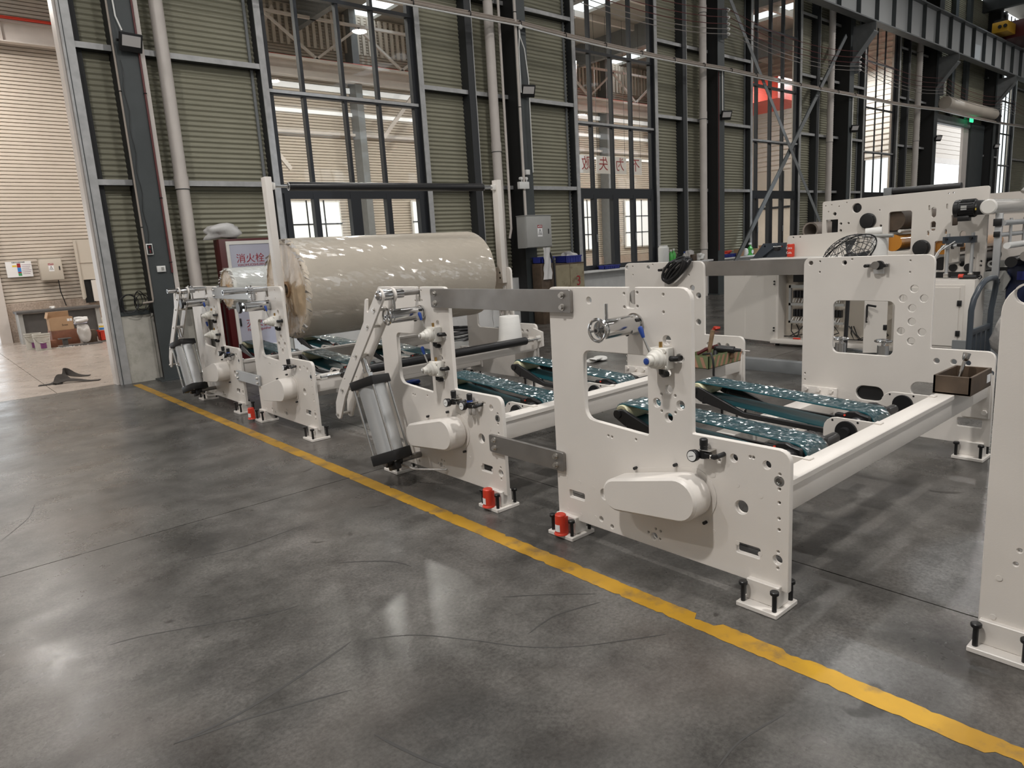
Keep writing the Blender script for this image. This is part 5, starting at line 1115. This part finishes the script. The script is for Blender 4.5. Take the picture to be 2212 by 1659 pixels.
for y, z in ((3.915, 1.672), (3.263, 1.30)):
    f = MB().lathe((X, y, z), (-1, 0, 0), [(0, .10), (.03, .10), (.035, .085), (.07, .08), (.075, .04)], 28).build('bearing_flange', 'black', o)
    mb = MB()
    for k in range(6): mb.cyl((X-.03, y+.085*math.cos(k*PI/3+.4), z+.085*math.sin(k*PI/3+.4)), (X-.042, y+.085*math.cos(k*PI/3+.4), z+.085*math.sin(k*PI/3+.4)), .012, seg=6)
    mb.build('flange_bolts', 'blackmetal', f)['kind'] = 'stuff'
MB().cyl((X+.05, 3.62, 1.66), (X+2.2, 3.62, 1.66), .13, seg=28).build('grey_roller', 'brown', o); MB().cyl((X+.05, 3.62, 1.375), (X+2.2, 3.62, 1.375), .105, seg=28).build('amber_roller', 'orange', o)
MB().cyl((X+.05, 3.55, 1.52), (X+2.2, 3.55, 1.52), .02).build('cross_rod', 'white_paint', o); MB().cyl((X+.05, 3.05, 1.30), (X+2.2, 3.05, 1.30), .09).build('amber_roller', 'orange', o); MB().cyl((X+.05, 3.05, 1.1), (X+2.2, 3.05, 1.1), .08).build('dark_roller', 'rubber', o)
MB().bx(X-.02, X+2.2, 2.62, 4.5, .93, 1.0).build('machine_bed', 'void', o); MB().bx(X+.2, X+2.0, 4.15, 4.48, 1.5, 1.9).build('dark_housing', 'void', o)
# motor, gearbox, tube cover
m_ = MB().lathe((9.38, 2.86, 1.738), (0, -1, 0), [(0, .085), (.01, .10), (.05, .104), (.06, .096), (.22, .096), (.225, .085), (.29, .075)], 28).build('drive_motor', 'black', o)
mb = MB()
for k in range(24): mb.box((9.38+.098*math.cos(k*PI/12), 2.72, 1.738+.098*math.sin(k*PI/12)), (.012, .14, .006), rot=(0, -k*PI/12, 0))
mb.build('motor_fins', 'black', m_)['kind'] = 'stuff'
MB().box((9.36, 2.75, 1.625), (.10, .12, .06), bev=.008).build('terminal_box', 'black', m_); MB().bx(9.275, 9.282, 2.60, 2.625, 1.71, 1.735).build('motor_sticker', 'yellow_ink', m_); MB().bx(9.276, 9.282, 2.71, 2.77, 1.72, 1.77).build('rating_plate', 'greybox', m_)
MB().lathe((9.18, 2.47, 1.735), (1, 0, 0), [(0, .07), (.012, .085), (1.9, .085), (1.91, .07)], 28).build('tube_cover', 'gloss_white', o); MB().box((9.3, 2.56, 1.735), (.16, .08, .16), bev=.02).build('gearbox', 'black', o)
# pneumatic lift
MB().bx(9.40, 9.47, 2.635, 2.975, 1.345, 1.425, bev=.003).build('lift_head', 'bluegrey', o)
for y in (2.93, 2.675): MB().cyl((9.45, y, .96), (9.45, y, 1.46), .019, seg=14).build('lift_post', 'alu', o); MB().cyl((9.40, y, 1.40), (9.36, y, 1.40), .014).build('lift_knob', 'black', o); MB().box((9.45, y, .97), (.05, .05, .05), bev=.004).build('post_clamp', 'zinc', o)
MB().cyl((9.42, 2.97, 1.30), (9.42, 2.80, 1.325), .022).build('lift_cylinder', 'alu', o); [MB().cyl((9.42, p, q), (9.42, p-w_, q), r_).build('cylinder_fitting', 'black', o) for p, q, w_, r_ in ((2.99, 1.30, .03, .028), (2.82, 1.33, .06, .028), (2.88, 1.31, .02, .032))]
MB().tube([(9.40, 2.95, 1.33), (9.36, 3.0, 1.26), (9.34, 3.05, 1.15), (9.34, 3.08, 1.05)], .008).build('air_tube', 'white_plastic', o); MB().tube([(9.40, 2.84, 1.37), (9.38, 2.98, 1.27), (9.36, 3.07, 1.1)], .006).build('air_tube', 'white_plastic', o)
for y in (2.905, 2.745): MB().lathe((X, y, 1.052), (-1, 0, 0), [(0, .046), (.012, .046), (.014, .025)], 20).build('grommet', 'black', o)
MB().cyl((9.59, 2.83, 1.115), (9.50, 2.92, 1.10), .012, seg=10).build('clamp_lever', 'steel', o)
# rollers to the right of the frame
for y, z, r, m, nm in ((2.30, 1.30, .035, 'white_plastic', 'guide_tube'), (2.12, 1.18, .055, 'chrome', 'steel_roller'), (2.0, 1.07, .05, 'chrome', 'steel_roller'), (1.9, .98, .05, 'blackmetal', 'dark_roller'), (2.35, 1.55, .03, 'alu', 'guide_bar'), (2.25, 1.12, .06, 'rubber', 'dark_roller'), (2.38, 1.42, .025, 'alu', 'guide_bar')): MB().cyl((9.3, y, z), (11.7, y, z), r, seg=20).build(nm, m, o)
for k in range(3): MB().cyl((9.6+k*.55, 2.35, 1.28), (9.6+k*.55, 2.35, 1.6), .016).build('hanger_rod', 'alu', o)
MB().bx(9.3, 9.34, 2.36, 2.43, .95, 1.66, bev=.004).build('bar_post', 'alu', o); MB().bx(9.27, 9.36, 2.36, 2.44, 1.52, 1.60, bev=.006).build('post_block', 'black', o); MB().bx(9.27, 9.33, 2.37, 2.43, 1.40, 1.46, bev=.006).build('post_block', 'black', o)
gp = MB().prism(rounded([(2.57, .80), (2.57, 1.0), (2.36, 1.01), (2.30, .92), (2.36, .78)], [0, 0, .02, .03, .02]), 'X', 9.55, 9.58, [circ(2.44, .97, .02)]).build('gear_plate', 'greybox', o); MB().prism(slot(2.50, 1.09, 2.35, 1.09, .04), 'X', 9.55, 9.58, [circ(2.50, 1.09, .022)]).build('gear_plate', 'greybox', o)
MB().bx(9.6, 10.2, 1.5, 2.36, .62, 1.13, bev=.03).build('gear_case', 'navy', o); MB().bx(9.57, 9.6, 2.10, 2.25, .90, 1.0, bev=.004).build('valve_block', 'bluebin', o); text('4', .10, 'black_ink', gp, (2.42*0+9.549, 2.42, .88), '-X')
MB().prism([(1.0, 1.90), (1.0, 1.99), (2.4, 1.995), (2.4, 1.90)], 'X', 10.6, 10.64).build('far_rail', 'cream_far', o)
for y0, z0, y1, z1 in ((2.45, 1.9, 2.25, 2.25), (2.2, 1.85, 1.95, 2.2)): MB().tube([(10.4, y0, z0), (10.7, y1, z1)], .03).build('raised_arm', 'greybox', o)
MB().box((X+.1, 3.72, 2.02), (.08, .10, .10), bev=.006).build('roller_block', 'mid_steel', o); MB().cyl((X+.1, 3.66, 2.02), (X+.1, 2.9, 2.005), .045).build('top_roller', 'rubber', o)
# base cabinets of that machine
c = thing('control_cabinet', 'long cream control cabinet with open doors and wiring inside', 'cabinet', (9.5, 4.2, 0)); cx = 9.3
for a in ((cx, cx+.26, 4.98, 5.02, .10, 1.22), (cx, cx+.26, 3.42, 3.46, .10, 1.22), (cx, cx+.17, 3.42, 5.02, 1.19, 1.23), (cx+.24, cx+.26, 3.42, 5.02, .1, 1.22)): MB().bx(*a).build('cabinet_panel', 'cream_far', c, smooth=False)
MB().bx(cx-.04, cx+.26, 3.42, 5.08, .04, .10, bev=.004).build('cabinet_plinth', 'cream_far', c); MB().bx(cx+.225, cx+.238, 3.46, 4.98, .12, 1.18).build('backplate', 'beigebox', c)
MB().bx(cx-.3, cx+.26, 4.0, 5.25, 1.235, 1.249, bev=.003).build('worktop', 'white_paint', c)
for y in (5.04, 3.3): MB().cyl((cx+.1, y, 0), (cx+.1, y, .04), .03).build('caster', 'black', c)
d_ = MB().box((9.37, 5.29, .54), (.025, .58, .98), rot=(0, 0, -.22), bev=.003).build('cabinet_door', 'cream_far', c); MB().box((9.47, 5.77, .54), (.025, .42, .96), rot=(0, 0, -.2), bev=.003).build('cabinet_door', 'cream_far', c)
for z in (.22, .26, .88, .92): MB().cyl((9.28, 5.03, z), (9.265, 5.03, z), .012).build('hinge_pin', 'black', d_)
fr = MB().bx(cx+.08, cx+.115, 4.84, 4.87, .33, .86).bx(cx+.08, cx+.115, 4.10, 4.87, .82, .86).bx(cx+.08, cx+.115, 4.10, 4.87, .575, .61).bx(cx+.08, cx+.115, 4.10, 4.87, .33, .36).build('terminal_rack', 'greybox', c, smooth=False)
rnd = random.Random(5)
for z in (.73, .47):
    for k in range(16):
        y = 4.80-k*.043; MB().bx(cx+.10, cx+.16, y-.015, y+.015, z-.05, z+.05, bev=.003).build('circuit_breaker', 'black', fr)
        MB().tube([(cx+.09, y, z-.06), (cx+.08+rnd.uniform(-.02, .02), y+rnd.uniform(-.02, .02), z-.11)], .005, 5).build('wire_end', 'white_plastic', fr)
MB().bx(cx+.10, cx+.22, 4.2, 4.6, .88, 1.1, bev=.004).build('drive_unit', 'greybox', c); MB().bx(cx+.10, cx+.22, 4.66, 4.82, .9, 1.12, bev=.004).build('relay_block', 'black', c)
for k in range(14):
    y = rnd.uniform(3.6, 4.9); MB().tube([(cx+.2, y, .30), (cx+.08+rnd.uniform(0, .15), y+rnd.uniform(-.1, .1), .2), (cx+.12, y+rnd.uniform(-.2, .2), .13), (cx+.18, y+.1, .12)], .008, 6).build('loose_cable', 'black', c)
for y in (4.78, 4.60): tag(MB().cyl((cx+.06, y, .112), (cx+.06, y-.10, .112), .011, seg=10).build('screwdriver', 'red'), 'red-handled screwdriver lying in the open cabinet, ' + ('left of two' if y > 4.7 else 'right of two'), 'screwdriver', 'screwdrivers')
c2 = thing('side_cabinet', 'closed cream cabinet with black hinges and a drill on top, beside the wired one', 'cabinet', (9.4, 2.9, 0)); MB().bx(9.2, 9.58, 2.555, 3.40, .10, .932, bev=.004).build('cabinet_body', 'cream_far', c2)
MB().bx(9.188, 9.2, 2.65, 3.30, .13, .875, bev=.002).build('recessed_frame', 'cream_far', c2); MB().bx(9.176, 9.188, 2.695, 3.25, .16, .845, bev=.002).build('cabinet_door', 'cream_far', c2)
for z in (.666, .313): MB().bx(9.16, 9.185, 2.668, 2.712, z-.032, z+.032, bev=.004).build('door_hinge', 'black', c2)
od = MB().box((9.1, 3.58, .36), (.02, .26, .66), rot=(0, 0, .5), bev=.003).build('open_door', 'cream_far', c2); MB().bx(9.0, 9.02, 3.64, 3.66, .42, .64, bev=.003).box((8.995, 3.59, .635), (.02, .11, .025), rot=(.15, 0, 0), bev=.004).build('door_handle', 'black', od); MB().tube([(8.99, 3.63, .49), (8.985, 3.63, .44)], .008).build('door_keys', 'zinc', od); MB().bx(9.13, 9.16, 3.46, 3.50, .32, .385, bev=.004).build('door_hinge', 'black', c2)
o = thing('air_drill', 'red and black air drill lying on the closed cabinet', 'drill', (9.35, 2.66, .933)); MB().cyl((9.33, 2.75, .958), (9.33, 2.58, .955), .025, seg=14).cyl((9.33, 2.84, .955), (9.33, 2.75, .956), .010, seg=10).build('tool_body', 'black', o); MB().cyl((9.33, 2.76, .965), (9.33, 2.71, .965), .027).build('tool_head', 'red', o); MB().torus((9.33, 2.55, .955), (1, 0, 0), .02, .006).build('hose_ring', 'black', o)
# can, grey bracket arm, white reel and fan
o = thing('drink_can', 'red drinks can with white script standing at the cream plate', 'can', (9.38, 4.85, 1.25)); MB().lathe((9.38, 4.85, 1.2505), (0, 0, 1), [(0, .04), (.008, .05), (.168, .05), (.178, .042)], 22).build('can_body', 'red', o); MB().lathe((9.38, 4.85, 1.4285), (0, 0, 1), [(0, .042), (.004, .040)], 22).build('can_lid', 'alu', o)
text('Coca', .042, 'white_ink', o, (9.327, 4.85, 1.375), '-X'); text('Cola', .042, 'white_ink', o, (9.327, 4.85, 1.31), '-X')
o = thing('bracket_arm', 'dark grey steel bracket arm on the worktop left of the can', 'bracket', (9.4, 5.15, 1.25)); MB().prism([(5.43, 1.2505), (5.27, 1.445), (5.09, 1.452), (5.06, 1.42), (5.30, 1.2505)], 'X', 9.38, 9.41, [circ(5.24, 1.41, .014)]).build('angled_plate', 'bluegrey', o, smooth=False); MB().bx(9.43, 9.46, 4.95, 5.30, 1.2505, 1.45).build('back_plate', 'bluegrey', o); MB().cyl((9.38, 5.03, 1.365), (9.30, 5.03, 1.365), .028).build('arm_knob', 'black', o); MB().cyl((9.38, 5.1, 1.40), (9.34, 4.96, 1.40), .012).build('arm_pin', 'chrome', o)
o = thing('paper_core', 'short white reel under a grey tube, behind the fan', 'paper reel', (9.2, 3.57, 1.2)); MB().cyl((9.1, 3.57, .95), (9.1, 3.57, 1.47), .095, seg=26).build('reel_body', 'white_paper', o); MB().cyl((9.02, 3.74, 1.487), (9.02, 3.385, 1.478), .022, seg=16).build('grey_tube', 'greybox', o); MB().cyl((9.25, 3.80, 1.53), (9.3, 3.62, 1.54), .05).build('upper_reel', 'white_paper', o)
f = thing('floor_fan', 'black wire-guard floor fan tilted upward behind the far frame', 'fan', (7.2, 3.12, 0)); fc = Vector((7.2, 3.13, 1.32)); ax = Vector((-.62, .30, .73)).normalized(); q = ax.to_track_quat('Z', 'Y').to_matrix()
for s, dep in ((1, .16), (-1, .13)):
    mb = MB(); R_ = .30
    for k in range(20):
        a = k*2*PI/20; mb.tube([fc+q @ Vector((R_*t*math.cos(a+.5*(1-t)), R_*t*math.sin(a+.5*(1-t)), s*dep*(1-t**2.4))) for t in (.14, .35, .55, .75, .9, 1)], .0032, 5)
    for t in (.14, .4, .62, .82): mb.torus(fc+ax*(s*dep*(1-t**2.4)), ax, R_*t, .0032, 26, 5)
    mb.torus(fc, ax, R_, .007, 36, 6); g = mb.build('wire_guard', 'blackmetal', f); g['kind'] = 'stuff'
MB().lathe(fc-ax*.10, ax, [(0, .05), (.02, .07), (.09, .07), (.11, .04)], 18).build('fan_motor', 'black', f)
for k in range(3):
    a = k*2*PI/3; mb = MB(); mb.grid([[fc+q @ Vector((r_*math.cos(a+w), r_*math.sin(a+w), .04*w)) for w in (-.2, -.05, .1, .25)] for r_ in (.05, .14, .22, .27)]); b_ = mb.build('fan_blade', 'blackmetal', f)
MB().cyl((7.2, 3.13, .03), fc-ax*.06, .02).lathe((7.2, 3.13, 0), (0, 0, 1), [(0, .24), (.03, .22), (.04, .05)], 26).build('fan_stand', 'blackmetal', f)
# platform trolley
o = thing('platform_trolley', 'blue-grey platform trolley with arched push handle, behind the front beam', 'trolley', (7.75, 2.06, 0))
L_ = [(7.42, 2.075, .17), (7.42, 2.075, .78), (7.44, 2.065, .88), (7.50, 2.045, .98), (7.58, 2.03, 1.035), (7.70, 2.02, 1.055), (7.86, 2.02, 1.05), (7.95, 2.03, 1.0), (7.99, 2.045, .92), (8.0, 2.07, .72), (8.0, 2.075, .17)]
MB().tube(L_, .026, 12).build('push_handle', 'bluegrey', o); MB().box((7.71, 2.075, .57), (.60, .03, .055), bev=.004).build('cross_bar', 'bluegrey', o)
for x in (7.57, 7.71, 7.85): MB().bx(x-.02, x+.02, 2.06, 2.09, .17, .55, bev=.004).build('handle_slat', 'bluegrey', o)
MB().bx(7.38, 8.04, 1.2, 2.12, .13, .17, bev=.006).build('platform', 'bluegrey', o)
for x, y in ((7.45, 1.3), (7.97, 1.3), (7.45, 2.03), (7.97, 2.03)): MB().cyl((x-.02, y, .06), (x+.02, y, .06), .06).bx(x-.025, x+.025, y-.03, y+.03, .06, .13).build('caster', 'black', o)
crumple('wrapped_load', 'bundle in clear plastic wrap on the trolley platform', 'bundle', (7.75, 1.70, .50), (.46, .6, .64), 'clearbag', 30, amp=.25)
tag(MB().bx(8.7, 8.75, 2.0, 2.6, 0, .3).build('steel_sheet', 'mid_steel'), 'grey steel sheet standing on edge by the trolley', 'sheet')
tag(MB().bx(7.46, 7.58, 2.9, 4.55, 0, .14, bev=.004).build('steel_bar', 'mid_steel'), 'grey steel bar lying on the floor before the open cabinet', 'bar')

# ------------------------------------------------------------------ goods inside the next hall
bd = tag(MB().bx(2.02, 2.565, 21.60, 21.635, 1.63, 2.02).build('notice_board', 'white_ink', smooth=False), 'white notice board with coloured table on the ribbed wall', 'notice board')
for x0, x1, z0, z1, m in ((2.255, 2.33, 1.87, 1.97, 'red_ink'), (2.255, 2.33, 1.76, 1.865, 'blue_ink'), (2.255, 2.33, 1.73, 1.758, 'red_ink'), (2.255, 2.33, 1.66, 1.727, 'green_ink'), (2.155, 2.25, 1.885, 1.93, 'yellow_ink')): MB().bx(x0, x1, 21.597, 21.6, z0, z1).build('printed_field', m, bd, smooth=False)
text('设备安全操作规程', .035, 'black_ink', bd, (2.29, 21.598, 1.995), '-Y')
for k in range(6): MB().bx(2.35, 2.55-.02*(k % 3), 21.598, 21.6, 1.93-k*.045, 1.938-k*.045).build('printed_line', 'purple_ink', bd, smooth=False)
elec_box('beige electric box with red and white warning label, in the next hall', 2.70, 3.20, 21.40, 21.63, 1.50, 2.06, 'beigebox', 2.95, 1.73, 1.93, 1.80, 3.13)
tubed('power_cable', 'thin dark cable hanging from the beige electric box', 'cable', [(3.08, 21.55, 1.50), (3.09, 21.6, 1.2), (3.16, 21.6, .82)], .012, 'black')
o = thing('tall_panel', 'tall cream steel panel with a ragged cut-out, leaning at the ribbed wall', 'panel', (3.8, 21.55, .88)); MB().prism([(3.56, .9), (3.56, 2.5), (4.25, 2.5), (4.25, 1.46), (3.64, 1.46), (3.64, 1.0)], 'Y', 21.50, 21.53).build('panel_sheet', 'beigebox', o, smooth=False); MB().bx(3.54, 3.60, 21.46, 21.5, .95, 2.5).bx(3.6, 4.2, 21.48, 21.5, 1.90, 1.92).build('panel_rib', 'beigebox', o, smooth=False); MB().bx(3.80, 4.1, 21.45, 21.5, .88, 1.44).build('loose_flap', 'cream_far', o, smooth=False); MB().bx(3.62, 3.85, 21.54, 21.58, .85, 1.46).build('dark_gap', 'void', o, smooth=False)
o = thing('work_bench', 'dark grey work bench under the cream panel', 'bench', (2.9, 20.9, 0)); MB().bx(1.95, 3.75, 20.55, 21.3, .74, .80, bev=.005).build('bench_top', 'dark_worktop', o); [MB().bx(q, q+.09, 20.6, 21.25, 0, .74).build('bench_leg', 'greybox', o, smooth=False) for q in (1.98, 3.63)]; MB().bx(2.06, 3.62, 20.66, 20.70, .05, .73).build('modesty_panel', 'dark_worktop', o, smooth=False)
crumple('paper_heap', 'white crumpled paper on the dark bench', 'paper', (2.75, 20.9, .84), (.14, .12, .08), 'white_paper', 40)
crumple('blue_film', 'strip of pale blue film hanging on the bench front', 'film', (3.2, 20.5, .40), (.42, .08, .06), 'lilac', 41)
def bucket(x, y, r, h, label):
    o = thing('paint_bucket', label, 'bucket', (x, y, 0), 'paint buckets'); MB().lathe((x, y, 0), (0, 0, 1), [(0, r*.88), (h*.82, r*.97), (h*.83, r*1.03), (h*.87, r*1.03), (h*.88, r), (h*.94, r), (h*.945, r*1.05), (h, r*1.05), (h, r*.9), (h*.3, r*.85)], 24, caps=False).build('bucket_body', 'plaster', o)
    MB().tube([(x-r, y-.02, h*.9), (x-r*.7, y-r*.8, h*.55), (x, y-r*1.05, h*.45), (x+r*.7, y-r*.8, h*.55), (x+r, y-.02, h*.9)], .006, 6).build('wire_handle', 'zinc', o)
    t = MB(); t.grid([[(x+r*.965*math.cos(a), y+r*.965*math.sin(a), z) for a in [(-PI*.62+i*.12) for i in range(7)]] for z in (h*.12, h*.45)]).build('bucket_label', 'purple_ink', o)
bucket(2.13, 18.55, .165, .36, 'paint-stained white bucket with a purple label, in front'); bucket(2.02, 19.0, .165, .36, 'paint-stained white bucket partly behind the labelled one')
o = thing('steel_box', 'rust-brown steel box with the open carton on it', 'box', (2.75, 19.4, 0)); MB().bx(2.42, 2.97, 19.26, 19.8, 0, .34, bev=.006).build('box_body', 'rust_red', o)
o = thing('cardboard_box', 'open cardboard carton with flaps up on the rusty steel box', 'box', (2.68, 19.4, .342)); x0, x1, y0, y1, z = 2.42, 2.90, 19.28, 19.68, .342
for a in ((x0, x1, y0, y0+.01), (x0, x1, y1-.01, y1), (x0, x0+.01, y0, y1), (x1-.01, x1, y0, y1)): MB().bx(*a, z, z+.30).build('carton_wall', 'card', o, smooth=False)
MB().bx(x0, x1, y0, y1, z, z+.01).build('carton_base', 'card', o, smooth=False); MB().box((2.66, 19.70, z+.36), (.46, .01, .14), rot=(.2, 0, 0)).build('carton_flap', 'card', o, smooth=False); MB().box((2.41, 19.48, z+.36), (.01, .38, .14), rot=(0, .3, 0)).build('carton_flap', 'card', o, smooth=False)
text('5net', .07, 'black_ink', o, (2.72, 19.279, z+.12), '-Y'); MB().bx(2.78, 2.83, 19.277, 19.2795, z+.2, z+.26).build('paper_label', 'white_ink', o); MB().bx(2.84, 2.88, 19.277, 19.2795, z+.2, z+.26).build('paper_label', 'white_ink', o)
crumple('trash_bag', 'clear bag of scrap standing before the rust-brown box', 'bag', (2.98, 18.75, .262), (.30, .28, .46), 'clearbag', 50, amp=.3); crumple('trash_bag', 'white bag lying on the clear bag of scrap', 'bag', (2.98, 18.80, .57), (.30, .26, .16), 'bag', 51, amp=.3)
tray('red plastic crate at the edge of the doorway', 3.33, 3.62, 18.85, 19.15, .03, .24, 'red', 'red crates'); tag(MB().bx(3.06, 3.28, 18.95, 19.2, .0, .30, bev=.01).build('oil_can', 'brown'), 'dark oily can between the scrap bag and the red crate', 'can')
o = thing('glue_tin', 'white and yellow glue tin standing in the red crate', 'tin', (3.42, 18.95, .06)); MB().cyl((3.42, 18.98, .06), (3.42, 18.98, .42), .065, seg=18).build('tin_body', 'white_plastic', o); MB().cyl((3.42, 18.98, .34), (3.42, 18.98, .38), .066, seg=18).build('tin_band', 'yellow_ink', o); MB().cyl((3.42, 18.98, .28), (3.42, 18.98, .33), .066, seg=18).build('tin_label', 'blue_ink', o); crumple('paper_roll_end', 'rolled scrap paper stuck in the red crate', 'paper', (3.5, 19.05, .44), (.12, .12, .34), 'plaster', 53)
tag(MB().bx(2.25, 2.45, 18.85, 19.1, 0, .16, bev=.006).build('red_toolbox', 'rust_red'), 'small rust-red tool box right of the buckets', 'tool box'); tag(MB().bx(2.45, 3.3, 18.55, 18.72, 0, .03, bev=.003).build('flat_pallet', 'dark_worktop'), 'flat dark board under the scrap bag', 'board'); tag(MB().box((2.62, 18.95, .17), (.25, .2, .02), bev=.003).bx(2.57, 2.67, 18.9, 19.0, 0, .16).build('metal_stool', 'dark_worktop'), 'small dark metal stool right of the rust-red tool box', 'stool')
rnd = random.Random(9); mb = MB()
for k in range(60):
    x, y = rnd.gauss(2.62, .16), rnd.gauss(18.62, .10); mb.box((x, y, .008), (rnd.uniform(.02, .06), rnd.uniform(.01, .03), .01), rot=(0, 0, rnd.uniform(0, 3)))
so = mb.build('scrap_litter', 'white_plastic'); so['kind'] = 'stuff'; tag(so, 'white scraps littered in front of the rusty box', 'litter')
# strap on the floor at the threshold
def ribbon(mb, pts, w, t=.006):
    rows = []; P_ = [Vector(p) for p in pts]; pts = []
    for i in range(len(P_)-1):
        e = [P_[max(0, i-1)], P_[i], P_[i+1], P_[min(len(P_)-1, i+2)]]
        for k in range(6):
            t_ = k/6; pts.append(tuple(.5*(2*e[1]+(e[2]-e[0])*t_+(2*e[0]-5*e[1]+4*e[2]-e[3])*t_*t_+(3*e[1]-e[0]-3*e[2]+e[3])*t_**3)))
    pts.append(tuple(P_[-1])); pts = [(x, y, max(.004, z), tw) for x, y, z, tw in pts]
    for i, (x, y, z, tw) in enumerate(pts):
        a = pts[max(0, i-1)]; b = pts[min(len(pts)-1, i+1)]; d = Vector((b[0]-a[0], b[1]-a[1], 0)).normalized(); n = Vector((-d.y*math.cos(tw), d.x*math.cos(tw), math.sin(tw)))*w/2; u = Vector((0, 0, t)); p = Vector((x, y, z))
        rows.append([p-n, p+n, p+n+u, p-n+u])
    mb.grid(rows, closed_u=True)
mb = MB(); ribbon(mb, [(1.28, 12.42, .004, 0), (1.42, 12.38, .004, .1), (1.55, 12.42, .03, .5), (1.66, 12.7, .05, .9), (1.72, 13.0, .10, 1.2), (1.80, 12.9, .05, .6), (1.92, 12.85, .01, .1), (2.02, 12.8, .004, 0)], .10)
ribbon(mb, [(1.46, 12.3, .008, 0), (1.60, 12.32, .04, .3), (1.75, 12.24, .03, .2), (1.88, 12.15, .008, 0), (2.03, 12.08, .004, 0)], .10); ribbon(mb, [(1.50, 12.25, .01, .2), (1.58, 12.5, .07, .8), (1.70, 12.55, .05, .4)], .12)
tag(mb.build('lifting_strap', 'fabric'), 'dark lifting strap dropped on the floor at the doorway', 'strap')
# lamps whose light the picture shows through the glass and overhead
for i, (x, y, z, lab) in enumerate(((5.9, 14.6, 7.9, 'lit lamp seen through the top of the first window'), (12.9, 13.2, 6.1, 'lit lamp seen through the left pane of the second window'), (14.3, 15.6, 6.3, 'small lit lamp low in the second window'), (20.2, 14.4, 7.2, 'bright lamp seen through the third window'), (21.3, 15.4, 7.0, 'bright lamp right of the other in the third window'))):
    o = thing('bay_lamp', lab, 'lamp', (x, y, z), 'lamps of the next hall'); MB().lathe((x, y, z), (0, 0, 1), [(0, .16), (.02, .18), (.15, .12), (.30, .08)], 20).build('lamp_shade', 'greybox', o); MB().cyl((x, y, z-.012), (x, y, z-.002), .155, seg=20).build('lamp_lens', 'led', o); MB().cyl((x, y, z+.3), (x, y, 9.39), .01).build('lamp_rod', 'mid_steel', o)
# crane hoist and exit sign
o = thing('crane_hoist', 'yellow crane end carriage on the runway beam, top right', 'crane', (37.8, 10.1, 9.4)); MB().bx(37.2, 38.3, 9.75, 10.35, 9.42, 9.85, bev=.03).build('carriage_body', 'yellow', o); MB().bx(38.3, 41.0, 9.0, 10.2, 9.3, 10.0, bev=.02).build('girder_end', 'darkred', o); MB().bx(37.3, 37.7, 9.9, 10.3, 9.85, 9.95).build('carriage_top', 'void', o)
for y in (9.85, 10.05): MB().cyl((37.19, y, 9.64), (37.15, y, 9.64), .07).build('wheel_cover', 'void', o)
o = thing('exit_sign', 'small lit green exit sign hanging at the roller door', 'sign', (37.6, 11.0, 6.0)); MB().bx(37.45, 37.85, 11.0, 11.05, 5.95, 6.2, bev=.01).build('sign_face', 'exit', o); MB().cyl((37.65, 11.02, 6.2), (37.65, 11.02, 6.4), .01).build('sign_rod', 'mid_steel', o)
# safety plates inside the far window
o = thing('safety_sign', 'small white safety sign with red symbols behind the third window', 'sign', (19.5, 11.5, 1.9)); MB().bx(19.38, 19.62, 11.42, 11.43, 1.78, 2.08).build('sign_board', 'white_ink', o); text('禁止', .09, 'red_ink', o, (19.5, 11.419, 1.98), '-Y')
# scuffs and tyre marks on the concrete
def scuff(pts, w):
    mb = MB(); rows = []
    P = [Vector((x, y, .0007)) for x, y in pts]; Q = []
    for i in range(len(P)-1):
        a, b, c, d = P[max(0, i-1)], P[i], P[i+1], P[min(len(P)-1, i+2)]
        for k in range(8):
            t = k/8; Q.append(.5*((2*b)+(c-a)*t+(2*a-5*b+4*c-d)*t*t+(3*b-a-3*c+d)*t**3))
    Q.append(P[-1])
    for i, p in enumerate(Q):
        d = (Q[min(len(Q)-1, i+1)]-Q[max(0, i-1)]).normalized(); n = Vector((-d.y, d.x, 0))*w/2*min(1, i/4+.15, (len(Q)-1-i)/4+.15); rows.append([p-n, p+n])
    mb.grid(rows).build('scuff_mark', M['scuff'], floor, smooth=False)['kind'] = 'stuff'
M['scuff'] = mat('tyre_scuff', (0.045, 0.043, 0.041), .5)
for w, pts in ((.012, [(.431, 2.409), (.661, 2.408), (.984, 2.48), (1.181, 2.538)]), (.010, [(.431, 2.409), (.705, 2.345), (1.017, 2.232)]), (.006, [(1.246, 2.494), (1.401, 2.372), (1.542, 2.165), (1.657, 1.973), (1.80, 1.822), (1.958, 1.713), (2.127, 1.608)]),
               (.007, [(.402, 3.312), (.577, 3.261), (.983, 3.057), (1.142, 3.008)]), (.006, [(.184, 5.215), (.369, 5.572), (.445, 5.88)]), (.008, [(1.857, 2.358), (2.02, 2.213), (2.186, 2.044)]), (.008, [(1.733, 2.028), (1.918, 2.048), (2.146, 1.98)]),
               (.007, [(1.627, 1.048), (1.782, 1.062), (2.008, 1.024)]), (.012, [(1.05, 1.62), (1.0, 1.75), (.95, 1.95)]), (.008, [(.9, 4.0), (1.2, 3.92), (1.6, 3.95)]), (.010, [(1.5, 3.3), (1.7, 3.1), (1.75, 2.95)])): scuff(pts, w)
build_texts()
